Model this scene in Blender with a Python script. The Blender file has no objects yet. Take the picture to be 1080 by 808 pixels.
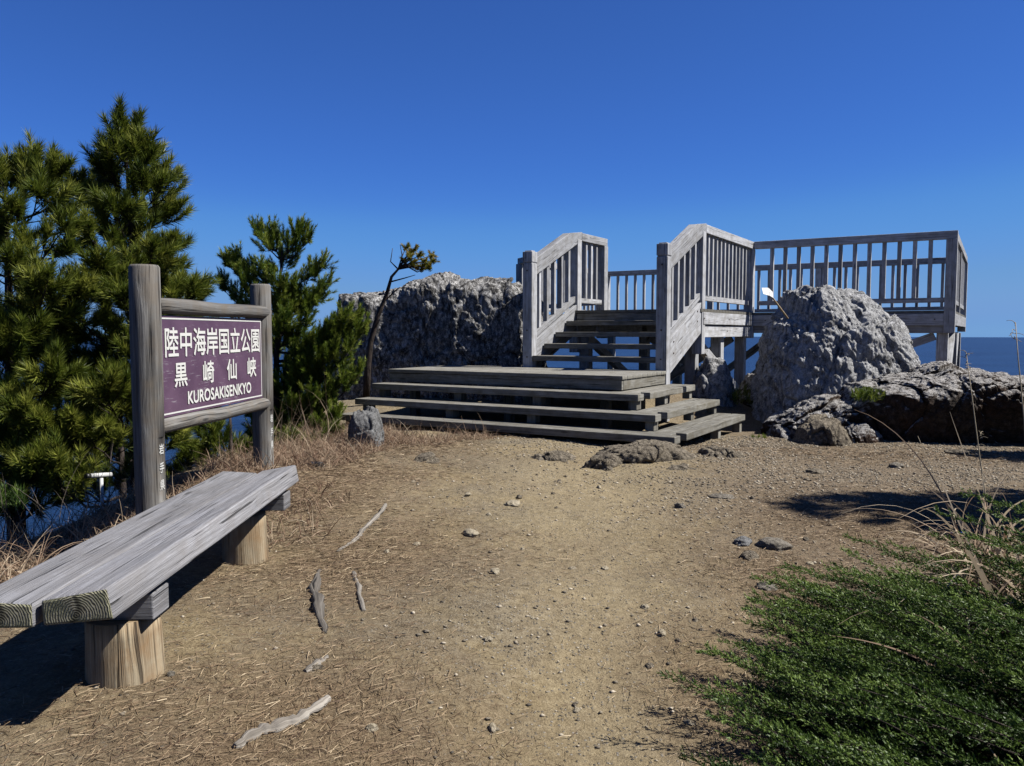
import bpy, math, random
import numpy as np
from mathutils import Vector, Matrix

random.seed(7)
RS = np.random.RandomState(11)
R = math.radians
sc = bpy.context.scene
COL = sc.collection
# ------------------------------------------------------------------ camera
PITCH = math.atan(54 / 850.0)
cam = bpy.data.cameras.new('camera'); co = bpy.data.objects.new('camera', cam); COL.objects.link(co)
cam.lens = 36.0 * 850 / 1080; cam.sensor_width = 36; cam.clip_start = 0.05; cam.clip_end = 90000
co.location = (0, 0, 0); co.rotation_euler = (math.pi / 2 - PITCH, 0, 0)
sc.camera = co

def ray(u, v):
    xc = (u - 540) / 850.0; yc = (404 - v) / 850.0
    return Vector((xc, math.cos(PITCH) + yc * math.sin(PITCH), -math.sin(PITCH) + yc * math.cos(PITCH)))
def pz(u, v, z):
    d = ray(u, v); return d * (z / d.z)
def py(u, v, y):
    d = ray(u, v); return d * (y / d.y)

# ------------------------------------------------------------------ numpy noise
def _hash(ix, iy, iz, seed):
    h = (ix * 374761393 + iy * 668265263 + iz * 2147483647 + seed * 1274126177) & 0xffffffff
    h = ((h ^ (h >> 13)) * 1274126177) & 0xffffffff
    h = (h ^ (h >> 16)) & 0xffffffff
    return h / 4294967295.0
def vnoise(p, seed=0):
    p = np.asarray(p, dtype=np.float64); i = np.floor(p).astype(np.int64); f = p - i
    f = f * f * (3 - 2 * f); r = 0
    for dx in (0, 1):
        wx = f[:, 0] if dx else 1 - f[:, 0]
        for dy in (0, 1):
            wy = f[:, 1] if dy else 1 - f[:, 1]
            for dz in (0, 1):
                wz = f[:, 2] if dz else 1 - f[:, 2]
                r = r + wx * wy * wz * _hash(i[:, 0] + dx, i[:, 1] + dy, i[:, 2] + dz, seed)
    return r * 2 - 1
def fbm(p, octaves=4, seed=0, gain=.5, lac=2.03):
    p = np.asarray(p, dtype=np.float64); a = 1; r = 0; n = 0
    for o in range(octaves):
        r = r + a * vnoise(p, seed + o * 17); n += a; a *= gain; p = p * lac + 5.2
    return r / n

# ------------------------------------------------------------------ terrain function
CP = np.array([(-1.27, 2.5, -1.125), (-1.4, 4.05, -1.17), (-1.72, 5.55, -.95), (-1.84, 4.06, -1.08), (-1.3, 6.9, -1.02),
    (-.75, 9.2, -1.07), (.57, 8.0, -1.05), (1.5, 7.1, -1.07), (2.05, 8.3, -1.13), (2.75, 9.3, -1.17), (2.97, 8.1, -1.16),
    (5.2, 8.2, -1.18), (.28, 2.4, -1.30), (0, 4.1, -1.19), (.6, 5.5, -1.13), (0, 0, -1.5), (1.5, 2.3, -1.36), (2.8, 4, -1.24), (2.6, 6, -1.14),
    (-2.7, 4.2, -1.2), (-2.1, 7, -1.08), (-2.2, 9.5, -1.15), (0, 11.5, -1.2), (4, 11.5, -1.2), (8, 9, -1.2), (-1.2, 1.2, -1.25), (-3, 0, -1.4), (4, 1, -1.5),
    (0, -6, -1.9), (-4, -6, -1.9), (8, -5, -1.8), (9, 3, -1.3), (-.6, 3.0, -1.17), (-.3, 6.5, -1.08), (.9, 11.6, -.70), (1.9, 11.2, -.75), (0, 12.2, -.8), (2.6, 11.8, -.85)])
EDGE = np.array([(-3.3, -80), (-3.3, 3.3), (-2.95, 4.35), (-2.55, 5.3), (-2.35, 6.6), (-2.5, 8), (-2.8, 9.3), (-3.3, 11), (-3.6, 13.3),
    (-.3, 13.3), (1.2, 12.9), (3, 12.3), (5, 12.2), (7.5, 11.4), (13, 9.5), (17, 2), (18, -80)])
def edge_dist(x, y):
    n = len(EDGE); inside = np.zeros(x.shape, bool); dm = np.full(x.shape, 1e9)
    for i in range(n):
        ax, ay = EDGE[i]; bx, by = EDGE[(i + 1) % n]
        c = ((ay > y) != (by > y)) & (x < (bx - ax) * (y - ay) / (by - ay + 1e-12) + ax)
        inside ^= c
        ex, ey = bx - ax, by - ay; t = np.clip(((x - ax) * ex + (y - ay) * ey) / (ex * ex + ey * ey), 0, 1)
        dm = np.minimum(dm, np.hypot(x - ax - t * ex, y - ay - t * ey))
    return np.where(inside, -dm, dm)
def trodden(x, y):
    cx = np.interp(y, [1, 2.5, 4, 6, 8.5], [.25, .30, .35, .55, 1.2]); wd = np.interp(y, [1, 3, 6, 8.5], [.35, .38, .7, .9])
    P_ = np.stack([x, y, x * 0], 1)
    return np.clip(np.exp(-((x - cx) / wd) ** 2) * 1.2 + .5 * fbm(P_ * 1.6, 4, 55) - .15, 0, 1)
def ground(x, y, detail=True):
    x = np.atleast_1d(np.asarray(x, float)); y = np.atleast_1d(np.asarray(y, float))
    w = 1.0 / ((x[:, None] - CP[None, :, 0]) ** 2 + (y[:, None] - CP[None, :, 1]) ** 2 + .12) ** 1.7
    z = (w * CP[None, :, 2]).sum(1) / w.sum(1)
    d = edge_dist(x, y)
    P = np.stack([x, y, x * 0], 1)
    dn = d + .25 * fbm(P * .9, 3, 5) * (d > -1)
    dd = np.maximum(dn + .15, 0)
    drop = np.where(dd < 1.2, .62 * dd ** 1.6, .83 + (dd - 1.2) * 1.9)
    rough = fbm(P * .12, 4, 9) * np.clip(dd * .3, 0, 9)
    z = z - drop + rough
    z = z - .022 * trodden(x, y) * (y < 9) * (y > 0)
    if detail:
        z = z + .022 * fbm(P * 1.7, 3, 1) + .011 * fbm(P * 7, 3, 2) + .0045 * fbm(P * 26, 2, 3)
    return z
def g1(x, y): return float(ground(x, y)[0])

# ------------------------------------------------------------------ material helpers
class NT:
    def __init__(s, name):
        s.m = bpy.data.materials.new(name); s.m.use_nodes = True; s.t = s.m.node_tree
        s.t.nodes.clear()
        s.out = s.n('ShaderNodeOutputMaterial'); s.b = s.n('ShaderNodeBsdfPrincipled')
        s.l(s.b.outputs[0], s.out.inputs[0])
    def n(s, t, **k):
        nd = s.t.nodes.new(t)
        for a, v in k.items(): setattr(nd, a, v)
        return nd
    def l(s, a, b): s.t.links.new(a, b)
    def coord(s, kind='Object', scale=(1, 1, 1), rot=(0, 0, 0)):
        c = s.n('ShaderNodeTexCoord'); m = s.n('ShaderNodeMapping')
        m.inputs['Scale'].default_value = scale; m.inputs['Rotation'].default_value = rot
        s.l(c.outputs[kind], m.inputs['Vector']); return m.outputs[0]
    def noise(s, vec, scale, detail=4, rough=.55, dist=0):
        n = s.n('ShaderNodeTexNoise'); n.inputs['Scale'].default_value = scale
        n.inputs['Detail'].default_value = detail; n.inputs['Roughness'].default_value = rough
        n.inputs['Distortion'].default_value = dist; s.l(vec, n.inputs['Vector']); return n.outputs[0]
    def voro(s, vec, scale, feature='F1', out='Distance', rnd=1):
        n = s.n('ShaderNodeTexVoronoi', feature=feature); n.inputs['Scale'].default_value = scale
        n.inputs['Randomness'].default_value = rnd
        s.l(vec, n.inputs['Vector']); return n.outputs[out]
    def ramp(s, fac, stops, interp='LINEAR'):
        r = s.n('ShaderNodeValToRGB'); r.color_ramp.interpolation = interp; e = r.color_ramp.elements
        while len(e) < len(stops): e.new(.5)
        for i, (p, c) in enumerate(stops):
            e[i].position = p; e[i].color = (c, c, c, 1) if isinstance(c, (int, float)) else (*c, 1)
        s.l(fac, r.inputs[0]); return r.outputs[0]
    def mix(s, fac, a, b, mode='MIX'):
        m = s.n('ShaderNodeMix', data_type='RGBA', blend_type=mode)
        for sock, v in ((m.inputs[0], fac), (m.inputs[6], a), (m.inputs[7], b)):
            if isinstance(v, (int, float)): sock.default_value = v
            elif isinstance(v, tuple): sock.default_value = (*v, 1)
            else: s.l(v, sock)
        return m.outputs[2]
    def math(s, op, a, b=None, clamp=False):
        m = s.n('ShaderNodeMath', operation=op, use_clamp=clamp)
        for i, v in enumerate((a, b)):
            if v is None: continue
            if isinstance(v, (int, float)): m.inputs[i].default_value = v
            else: s.l(v, m.inputs[i])
        return m.outputs[0]
    def bump(s, h, dist=.01, strength=1, prev=None):
        b = s.n('ShaderNodeBump'); b.inputs['Distance'].default_value = dist; b.inputs['Strength'].default_value = strength
        s.l(h, b.inputs['Height'])
        if prev is not None: s.l(prev, b.inputs['Normal'])
        return b.outputs[0]
    def done(s, col, rough=.8, normal=None, spec=.3, K=.60):
        if isinstance(col, tuple): col = tuple(c * K for c in col)
        elif K != 1: col = s.mix(1.0, col, (K, K, K), 'MULTIPLY')
        s.col = col
        if isinstance(col, tuple): s.b.inputs['Base Color'].default_value = (*col, 1)
        else: s.l(col, s.b.inputs['Base Color'])
        if isinstance(rough, (int, float)): s.b.inputs['Roughness'].default_value = rough
        else: s.l(rough, s.b.inputs['Roughness'])
        s.b.inputs['Specular IOR Level'].default_value = spec
        if normal is not None: s.l(normal, s.b.inputs['Normal'])
        return s.m
    def attr(s, name, out='Fac'):
        a = s.n('ShaderNodeAttribute'); a.attribute_name = name; return a.outputs[out]

def wood(name, dark, mid, light, knots=True, warm=None, streak=1.0, bumpd=.004):
    t = NT(name)
    uv = t.coord('UV', (1, 1, 1))
    oi = t.n('ShaderNodeObjectInfo')
    add = t.n('ShaderNodeVectorMath', operation='ADD'); t.l(uv, add.inputs[0])
    cx = t.n('ShaderNodeCombineXYZ'); t.l(t.math('MULTIPLY', oi.outputs['Random'], 37.0), cx.inputs[0]); t.l(t.math('MULTIPLY', oi.outputs['Random'], 11.0), cx.inputs[2])
    t.l(cx.outputs[0], add.inputs[1]); v0 = add.outputs[0]
    # warp grain around knots
    kn = t.n('ShaderNodeMapping'); kn.inputs['Scale'].default_value = (2.2, 9, 1); t.l(v0, kn.inputs[0])
    kd = t.voro(kn.outputs[0], 1.0)
    kf = t.ramp(kd, [(0.0, 1.0), (.16, .35), (.42, 0.0)])
    def st(sx, sy):
        m = t.n('ShaderNodeMapping'); m.inputs['Scale'].default_value = (sx, sy, sy); t.l(v0, m.inputs[0])
        a = t.n('ShaderNodeVectorMath', operation='ADD'); t.l(m.outputs[0], a.inputs[0])
        c = t.n('ShaderNodeCombineXYZ'); t.l(t.math('MULTIPLY', kf, 2.0 if knots else 0.0), c.inputs[1]); t.l(c.outputs[0], a.inputs[1])
        return a.outputs[0]
    n1 = t.noise(st(1.1, 26), 1, 5, .6, .35)
    n2 = t.noise(st(3.5, 150), 1, 4, .65, .2)
    n3 = t.noise(st(.9, 5), 1, 3, .5)
    n4 = t.noise(v0, 9, 5, .6)
    base = t.ramp(n1, [(.36, dark), (.5, mid), (.64, light)])
    base = t.mix(.55 * streak, base, t.ramp(n2, [(.38, tuple(c * .45 for c in mid)), (.5, mid), (.62, light)]))
    base = t.mix(t.ramp(n3, [(.35, 0.0), (.7, .55)]), base, light)
    if warm: base = t.mix(t.ramp(n4, [(.42, 0.0), (.68, .6)]), base, warm)
    if knots:
        base = t.mix(t.ramp(kd, [(0.0, .75), (.07, .55), (.11, 0.0)]), base, tuple(c * .4 for c in dark))
    rnd = t.ramp(oi.outputs['Random'], [(0, .66), (1, 1.12)])
    base = t.mix(1.0, base, rnd, 'MULTIPLY')
    crack = t.ramp(t.noise(st(1.6, 70), 1, 2, .5), [(.32, 0.0), (.37, 1.0)])
    base = t.mix(t.math('MULTIPLY', t.math('SUBTRACT', 1.0, crack), .8), base, tuple(c * .25 for c in dark))
    h = t.math('ADD', t.math('MULTIPLY', n2, .5), t.math('ADD', t.math('MULTIPLY', n1, .6), t.math('MULTIPLY', crack, .5)))
    return t.done(base, .82, t.bump(h, bumpd, .9), .25)

M = {}
M['wood'] = wood('weathered_grey_wood', (.17, .17, .172), (.37, .375, .385), (.58, .59, .61), warm=(.24, .225, .20))
M['tread'] = wood('weathered_tread_wood', (.075, .068, .055), (.185, .175, .145), (.36, .35, .31), warm=(.12, .10, .06))
M['bench'] = wood('bench_plank_wood', (.06, .058, .058), (.165, .163, .168), (.34, .34, .355), warm=(.19, .18, .175), bumpd=.010)
M['log'] = wood('sign_log_wood', (.035, .032, .029), (.105, .10, .092), (.24, .232, .215), warm=(.15, .12, .085), bumpd=.009)
M['leg'] = wood('brown_leg_wood', (.095, .058, .03), (.28, .20, .115), (.48, .41, .28), warm=(.25, .135, .05), bumpd=.009)
M['stump'] = M['leg']

# end grain
def endgrain():
    t = NT('green_end_grain'); v = t.coord('UV')
    n = t.noise(v, 14, 4, .6)
    w = t.n('ShaderNodeTexWave', wave_type='RINGS', rings_direction='Z'); w.inputs['Scale'].default_value = 42
    w.inputs['Distortion'].default_value = 5; w.inputs['Detail'].default_value = 3; w.inputs['Detail Scale'].default_value = 1.2
    t.l(v, w.inputs['Vector'])
    c = t.ramp(w.outputs['Fac'], [(0, (.15, .135, .085)), (.5, (.26, .24, .165)), (1, (.38, .36, .27))])
    c = t.mix(t.ramp(n, [(.4, 0.0), (.65, .6)]), c, (.19, .20, .10))
    ck = t.n('ShaderNodeTexWave', wave_type='BANDS', bands_direction='DIAGONAL'); ck.inputs['Scale'].default_value = 3.2; ck.inputs['Distortion'].default_value = 9; t.l(v, ck.inputs['Vector'])
    c = t.mix(t.ramp(ck.outputs['Fac'], [(.0, .8), (.05, 0.0)]), c, (.02, .018, .012))
    return t.done(c, .9, t.bump(t.math('ADD', w.outputs['Fac'], t.noise(v, 120, 3)), .002), .15)
M['end'] = endgrain()

def rockmat(name, dark, mid, light, scale=1.0, contrast=1.0, brown=None, vert=1.0, pit=.5, toplight=None):
    t = NT(name); v = t.coord('Object', (1, 1, .55 if vert != 1 else 1)); vo = t.coord('Object')
    n1 = t.noise(v, 2.2 * scale, 8, .62, .3); n2 = t.noise(v, 9 * scale, 8, .7, .2); n3 = t.noise(vo, 38 * scale, 5, .7)
    vr = t.voro(v, 14 * scale); vr2 = t.voro(v, 3.2 * scale, 'DISTANCE_TO_EDGE')
    s = t.math('ADD', t.math('MULTIPLY', n2, .62), t.math('MULTIPLY', n3, .38))
    lo, hi = .5 - .17 / contrast, .5 + .15 / contrast
    c = t.ramp(s, [(lo, dark), (.5, mid), (hi, light)])
    c = t.mix(t.ramp(n1, [(.35, .0), (.6, .55)]), c, t.ramp(s, [(.38, mid), (.6, light)]))
    c = t.mix(t.math('MULTIPLY', t.ramp(t.noise(v, 5 * scale, 6, .75, .6), [(.36, 1.0), (.46, 0.0)]), pit), c, tuple(x * .6 for x in dark))
    if brown: c = t.mix(t.ramp(t.noise(vo, 1.7, 5, .6), [(.42, 0.0), (.62, .75)]), c, t.ramp(s, [(.4, tuple(x * .35 for x in brown)), (.6, brown)]))
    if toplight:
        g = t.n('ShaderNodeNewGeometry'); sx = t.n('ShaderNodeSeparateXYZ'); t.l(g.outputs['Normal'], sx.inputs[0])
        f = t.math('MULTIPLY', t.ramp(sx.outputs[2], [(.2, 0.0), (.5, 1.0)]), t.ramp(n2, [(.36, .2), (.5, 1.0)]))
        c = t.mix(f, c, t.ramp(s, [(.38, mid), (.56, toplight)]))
    crk = t.ramp(vr2, [(0, 0.0), (.035, 1.0)])
    c = t.mix(t.math('MULTIPLY', t.math('SUBTRACT', 1.0, crk), .35), c, tuple(x * .5 for x in dark))
    n5 = t.noise(vo, 110, 3, .7)
    h = t.math('ADD', t.math('MULTIPLY', n2, .7), t.math('ADD', t.math('MULTIPLY', n3, .75), t.math('ADD', t.math('MULTIPLY', crk, .25), t.math('MULTIPLY', n5, .3))))
    return t.done(c, .92, t.bump(h, .075 / scale, 1.0), .12)
M['boulder'] = rockmat('pale_grey_rock', (.07, .068, .066), (.36, .357, .35), (.66, .66, .65), 1.9, 1.7, vert=.4, pit=.85)
M['cliff'] = rockmat('lichen_rock', (.016, .015, .014), (.12, .115, .108), (.60, .59, .57), 2.0, 2.2, vert=.5, pit=.9)
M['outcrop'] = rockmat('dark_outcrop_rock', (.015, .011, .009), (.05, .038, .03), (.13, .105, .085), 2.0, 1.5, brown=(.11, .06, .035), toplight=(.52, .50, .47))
M['slab'] = rockmat('brown_slab_rock', (.035, .028, .02), (.15, .125, .092), (.33, .285, .215), 4.0, 1.5)
M['palestone'] = rockmat('pale_small_boulder', (.07, .07, .068), (.18, .18, .175), (.29, .29, .285), 4.5, 1.2, pit=.5)
M['stone'] = rockmat('tan_stone', (.12, .10, .07), (.34, .29, .20), (.56, .49, .37), 9, 1.0)
M['darkstone'] = rockmat('dark_stone', (.05, .044, .036), (.16, .14, .11), (.32, .29, .24), 9, 1.0)
M['root'] = wood('dead_root_wood', (.03, .025, .02), (.15, .13, .105), (.34, .31, .265), knots=False, bumpd=.02)

def groundmat():
    t = NT('sandy_dirt'); v = t.coord('Object')
    big = t.noise(v, .55, 5, .6, .3); med = t.noise(v, 3.2, 6, .65); fine = t.noise(v, 26, 6, .75); vf = t.noise(v, 140, 3, .7)
    sand = t.ramp(t.math('ADD', t.math('MULTIPLY', fine, .6), t.math('MULTIPLY', vf, .4)),
        [(.33, (.09, .064, .033)), (.5, (.24, .186, .102)), (.67, (.41, .335, .20))])
    grey = t.ramp(t.math('ADD', t.math('MULTIPLY', fine, .5), t.math('MULTIPLY', vf, .5)),
        [(.33, (.06, .046, .028)), (.5, (.185, .148, .094)), (.68, (.36, .315, .225))])
    c = t.mix(t.ramp(t.math('ADD', t.math('MULTIPLY', big, .5), t.math('MULTIPLY', med, .5)), [(.42, 0.0), (.56, 1.0)]), sand, grey)
    sd_ = t.attr('rightside'); c = t.mix(t.math('MULTIPLY', sd_, .85), c, t.ramp(t.math('ADD', t.math('MULTIPLY', fine, .45), t.math('MULTIPLY', vf, .55)), [(.33, (.05, .036, .024)), (.5, (.15, .112, .072)), (.67, (.33, .275, .20))]))
    pth_ = t.attr('trodden'); c = t.mix(t.math('MULTIPLY', pth_, .7), c, t.ramp(t.math('ADD', t.math('MULTIPLY', fine, .5), t.math('MULTIPLY', vf, .5)), [(.33, (.16, .122, .068)), (.5, (.285, .226, .132)), (.67, (.42, .345, .215))]))
    lit = t.attr('litter')
    jshade = t.attr('juniper_shade')
    litc = t.ramp(t.noise(t.coord('Object', (1, 1, 1)), 60, 6, .8, 1.5), [(.35, (.04, .025, .015)), (.5, (.15, .105, .06)), (.68, (.31, .24, .15))])
    c = t.mix(t.math('MULTIPLY', lit, t.ramp(med, [(.3, .55), (.6, 1.0)]), True), c, litc)
    c = t.mix(t.math('MULTIPLY', jshade, .85), c, t.ramp(fine, [(.35, (.02, .014, .009)), (.65, (.10, .07, .045))]))  # shade under the juniper painted into the ground colour
    # gravel cells
    vc = t.voro(v, 75, 'F1', 'Color'); vd = t.voro(v, 75, 'F1', 'Distance')
    sel = t.n('ShaderNodeSeparateColor'); t.l(vc, sel.inputs[0])
    gm = t.math('MULTIPLY', t.ramp(sel.outputs[0], [(.72, 0.0), (.74, 1.0)]), t.ramp(vd, [(.30, 1.0), (.42, 0.0)]))
    gm = t.math('MULTIPLY', gm, t.math('SUBTRACT', 1.0, lit, True))
    c = t.mix(gm, c, t.ramp(sel.outputs[1], [(0, (.05, .048, .045)), (.5, (.17, .15, .12)), (1, (.34, .31, .26))]))
    veg = t.attr('cliffside')
    vegc = t.ramp(t.noise(v, 1.5, 8, .7), [(.35, (.015, .018, .008)), (.5, (.05, .05, .025)), (.7, (.16, .13, .08))])
    c = t.mix(veg, c, vegc)
    h = t.math('ADD', t.math('ADD', t.math('MULTIPLY', fine, 1.0), t.math('MULTIPLY', vf, .35)), t.math('MULTIPLY', gm, .35))
    nb = t.bump(h, .016, 1.0)
    return t.done(c, .95, nb, .15)
M['ground'] = groundmat()

def leafmat(name, a, b, c, rough=.5, transl=.25, spec=.2, K=.74):
    t = NT(name)
    col = t.ramp(t.attr('tint'), [(0, a), (.5, b), (1, c)])
    t.done(col, rough, None, spec, K); col = t.col
    tr = t.n('ShaderNodeBsdfTranslucent'); t.l(col, tr.inputs[0])
    ms = t.n('ShaderNodeMixShader'); ms.inputs[0].default_value = transl
    t.l(t.b.outputs[0], ms.inputs[1]); t.l(tr.outputs[0], ms.inputs[2]); t.l(ms.outputs[0], t.out.inputs[0])
    return t.m
M['pine'] = leafmat('pine_needles', (.018, .034, .005), (.095, .125, .014), (.30, .31, .055), transl=.3)
M['pine2'] = leafmat('pine_needles_fresh', (.020, .045, .005), (.10, .15, .015), (.27, .30, .05), transl=.3)
M['gold'] = leafmat('yellow_pine_needles', (.07, .09, .012), (.19, .18, .02), (.30, .20, .03))
M['juniper'] = leafmat('juniper_leaves', (.006, .016, .004), (.042, .080, .012), (.17, .24, .05))
M['dry'] = leafmat('dry_grass_blades', (.10, .05, .03), (.27, .185, .12), (.44, .36, .25), .7, .3, .2)
M['straw'] = leafmat('fallen_needles', (.06, .032, .018), (.22, .155, .090), (.46, .37, .24), .7, .1, .25)
M['twig'] = leafmat('dead_twigs', (.02, .016, .014), (.06, .05, .04), (.15, .12, .10), .8, 0.05, .2)
M['gravel'] = leafmat('gravel_grains', (.05, .044, .036), (.19, .16, .115), (.40, .35, .27), .85, .0, .2)

def barkmat():
    t = NT('dark_pine_bark'); v = t.coord('Object', (1, 1, .35))
    n = t.noise(v, 30, 6, .7); vo = t.voro(v, 22)
    c = t.ramp(t.math('ADD', t.math('MULTIPLY', n, .6), t.math('MULTIPLY', vo, .5)), [(.3, (.010, .008, .007)), (.6, (.04, .03, .025)), (.85, (.10, .08, .068))])
    return t.done(c, .9, t.bump(n, .02), .15)
M['bark'] = barkmat()

def flat(name, col, rough=.6, nscale=40, var=.15, spec=.3):
    t = NT(name); n = t.noise(t.coord('Object'), nscale, 5, .7)
    return t.done(t.mix(t.ramp(n, [(.3, 0.0), (.7, 1.0)]), tuple(c * (1 - var) for c in col), tuple(min(1, c * (1 + var)) for c in col)), rough, t.bump(n, .001), spec)
M['white'] = flat('chipped_white_paint', (.52, .52, .50), .55)
M['letters'] = flat('cream_white_lettering', (.60, .60, .56), .5, 90, .07)
M['rust'] = flat('rusty_bolt_steel', (.10, .07, .055), .6, 200, .4)
M['blackrub'] = flat('black_plastic', (.02, .02, .02), .4)
M['blue'] = flat('blue_plastic', (.12, .30, .72), .35)
M['cap'] = flat('pale_cut_top', (.38, .375, .37), .8)

def panelmat():
    t = NT('faded_purple_panel'); v = t.coord('Object')
    n = t.noise(v, 5, 5, .6)
    c = t.ramp(n, [(.35, (.080, .043, .076)), (.65, (.114, .065, .106))])
    # scattered scratches: thin stretched noise in several directions
    s = None
    for rx, sc_, th in ((.5, 9, .665), (1.2, 7, .67), (-.4, 8, .66)):
        vv = t.coord('Object', (1, 1.2, 16), (rx, 0, 0))
        q = t.ramp(t.noise(vv, sc_ * .8, 2, .5, .8), [(th, 0.0), (th + .02, 1.0)])
        s = q if s is None else t.math('MAXIMUM', s, q)
    s = t.math('MULTIPLY', s, t.ramp(t.noise(v, 11, 2), [(.45, 0.0), (.6, .55)]))
    c = t.mix(s, c, (.30, .28, .30))
    return t.done(c, .42, t.bump(n, .001), .45)
M['panel'] = panelmat()

def seamat():
    t = NT('sea_water'); v = t.coord('Object')
    n1 = t.noise(v, .035, 6, .6, .4); n2 = t.noise(v, .16, 5, .65, .3); n3 = t.noise(t.coord('Object', (1, 2.5, 1)), .0012, 5, .6)
    c = t.ramp(n3, [(.35, (.0012, .005, .018)), (.65, (.004, .014, .040))])
    h = t.math('ADD', t.math('MULTIPLY', n1, 1.0), t.math('MULTIPLY', n2, .45))
    return t.done(c, .32, t.bump(h, 4.0, .8), .20, .9)
M['sea'] = seamat()

# ------------------------------------------------------------------ mesh helpers
class MB:
    def __init__(s): s.v = []; s.f = []; s.uv = []; s.mi = []; s.sm = []
    def face(s, pts, uvs, mi=0, smooth=False):
        b = len(s.v); s.v.extend([tuple(p) for p in pts]); s.f.append(tuple(range(b, b + len(pts)))); s.uv.extend(uvs); s.mi.append(mi); s.sm.append(smooth)
    def hull(s, q, L, mi_end=0, mi=0):
        """q: 8 corners: 4 at start (ccw seen from start outward...) and 4 at end; length axis start->end"""
        off = random.uniform(0, 5)
        b = len(s.v); s.v.extend([tuple(p) for p in q])
        def add(ix, uvs, m):
            s.f.append(tuple(b + i for i in ix)); s.uv.extend(uvs); s.mi.append(m); s.sm.append(False)
        w = 0
        for k in range(4):
            a, c = k, (k + 1) % 4
            wd = (Vector(q[a]) - Vector(q[c])).length
            add((a, a + 4, c + 4, c), [(off, w), (off + L, w), (off + L, w + wd), (off, w + wd)], mi); w += wd + .31
        c0 = (Vector(q[0]) + Vector(q[1]) + Vector(q[2]) + Vector(q[3])) / 4
        def cu(p, cc, o): 
            d = Vector(p) - cc; hx = math.hypot(d.x, d.y) * (1 if d.x * .8 - d.y * .6 > 0 else -1); return (hx + o, d.z + .02)
        add((0, 1, 2, 3), [cu(q[i], c0, 0) for i in (0, 1, 2, 3)], mi_end)
        c1 = (Vector(q[4]) + Vector(q[5]) + Vector(q[6]) + Vector(q[7])) / 4
        add((7, 6, 5, 4), [cu(q[i], c1, .013) for i in (7, 6, 5, 4)], mi_end)
    def beam(s, p0, p1, w, h, up=Vector((0, 0, 1)), mi=0, mi_end=0, plumb=False):
        p0 = Vector(p0); p1 = Vector(p1); d = (p1 - p0); L = d.length; d.normalize()
        lat = d.cross(up)
        if lat.length < 1e-4: lat = d.cross(Vector((0, 1, 0)))
        lat.normalize(); u = Vector(up) if plumb else lat.cross(d).normalized()
        a = lat * (w / 2); b = u * (h / 2)
        s.hull([p0 - a - b, p0 + a - b, p0 + a + b, p0 - a + b, p1 - a - b, p1 + a - b, p1 + a + b, p1 - a + b], L, mi_end, mi)
    def build(s, name, mat, parent=None, origin=None, bevel=.004, loc=None):
        v = np.array(s.v, dtype=np.float64)
        if origin is None: origin = (v.min(0) + v.max(0)) / 2
        origin = np.array(origin, float)
        me = bpy.data.meshes.new(name); me.from_pydata((v - origin).tolist(), [], s.f)
        uvl = me.uv_layers.new(name='UVMap'); uvl.data.foreach_set('uv', np.array(s.uv, dtype=np.float32).ravel())
        for m in (mat if isinstance(mat, list) else [mat]): me.materials.append(m)
        me.polygons.foreach_set('material_index', s.mi); me.polygons.foreach_set('use_smooth', s.sm); me.update()
        bmfix(me)
        o = link(name, me, origin, parent)
        if bevel:
            b = o.modifiers.new('bevel', 'BEVEL'); b.width = bevel; b.segments = 2; b.limit_method = 'ANGLE'; b.angle_limit = R(40)
        return o
def bmfix(me):
    import bmesh
    bm = bmesh.new(); bm.from_mesh(me); bmesh.ops.remove_doubles(bm, verts=bm.verts, dist=1e-5)
    bmesh.ops.recalc_face_normals(bm, faces=bm.faces); bm.to_mesh(me); bm.free()
def link(name, me, origin, parent):
    o = bpy.data.objects.new(name, me); COL.objects.link(o)
    origin = Vector(origin)
    if parent is not None:
        o.parent = parent; o.location = origin - wloc(parent)
    else: o.location = origin
    return o
def wloc(o):
    l = Vector(o.location)
    while o.parent: o = o.parent; l = l + Vector(o.location)
    return l
def tag(o, label=None, cat=None, group=None, kind=None):
    if label: o['label'] = label
    if cat: o['category'] = cat
    if group: o['group'] = group
    if kind: o['kind'] = kind
    return o
def empty(name, loc):
    o = bpy.data.objects.new(name, None); COL.objects.link(o); o.location = loc; o.empty_display_size = .2; return o
def fastmesh(name, V, F, mat, parent=None, origin=(0, 0, 0), tint=None, smooth=False, attrs=None):
    """V (n,3) F (m,3|4)"""
    V = np.asarray(V, dtype=np.float32) - np.asarray(origin, dtype=np.float32); F = np.asarray(F, dtype=np.int32)
    me = bpy.data.meshes.new(name); k = F.shape[1]
    me.vertices.add(len(V)); me.vertices.foreach_set('co', V.ravel())
    me.loops.add(F.size); me.loops.foreach_set('vertex_index', F.ravel())
    me.polygons.add(len(F)); me.polygons.foreach_set('loop_start', np.arange(0, F.size, k, dtype=np.int32))
    try: me.polygons.foreach_set('loop_total', np.full(len(F), k, dtype=np.int32))
    except Exception: pass
    me.update(calc_edges=True)
    if smooth: me.polygons.foreach_set('use_smooth', np.ones(len(F), bool))
    ats = dict(attrs or {})
    if tint is not None: ats['tint'] = tint
    for an, av in ats.items():
        a = me.attributes.new(an, 'FLOAT', 'POINT'); a.data.foreach_set('value', np.asarray(av, dtype=np.float32))
    me.materials.append(mat); me.validate()
    return link(name, me, origin, parent)
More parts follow.
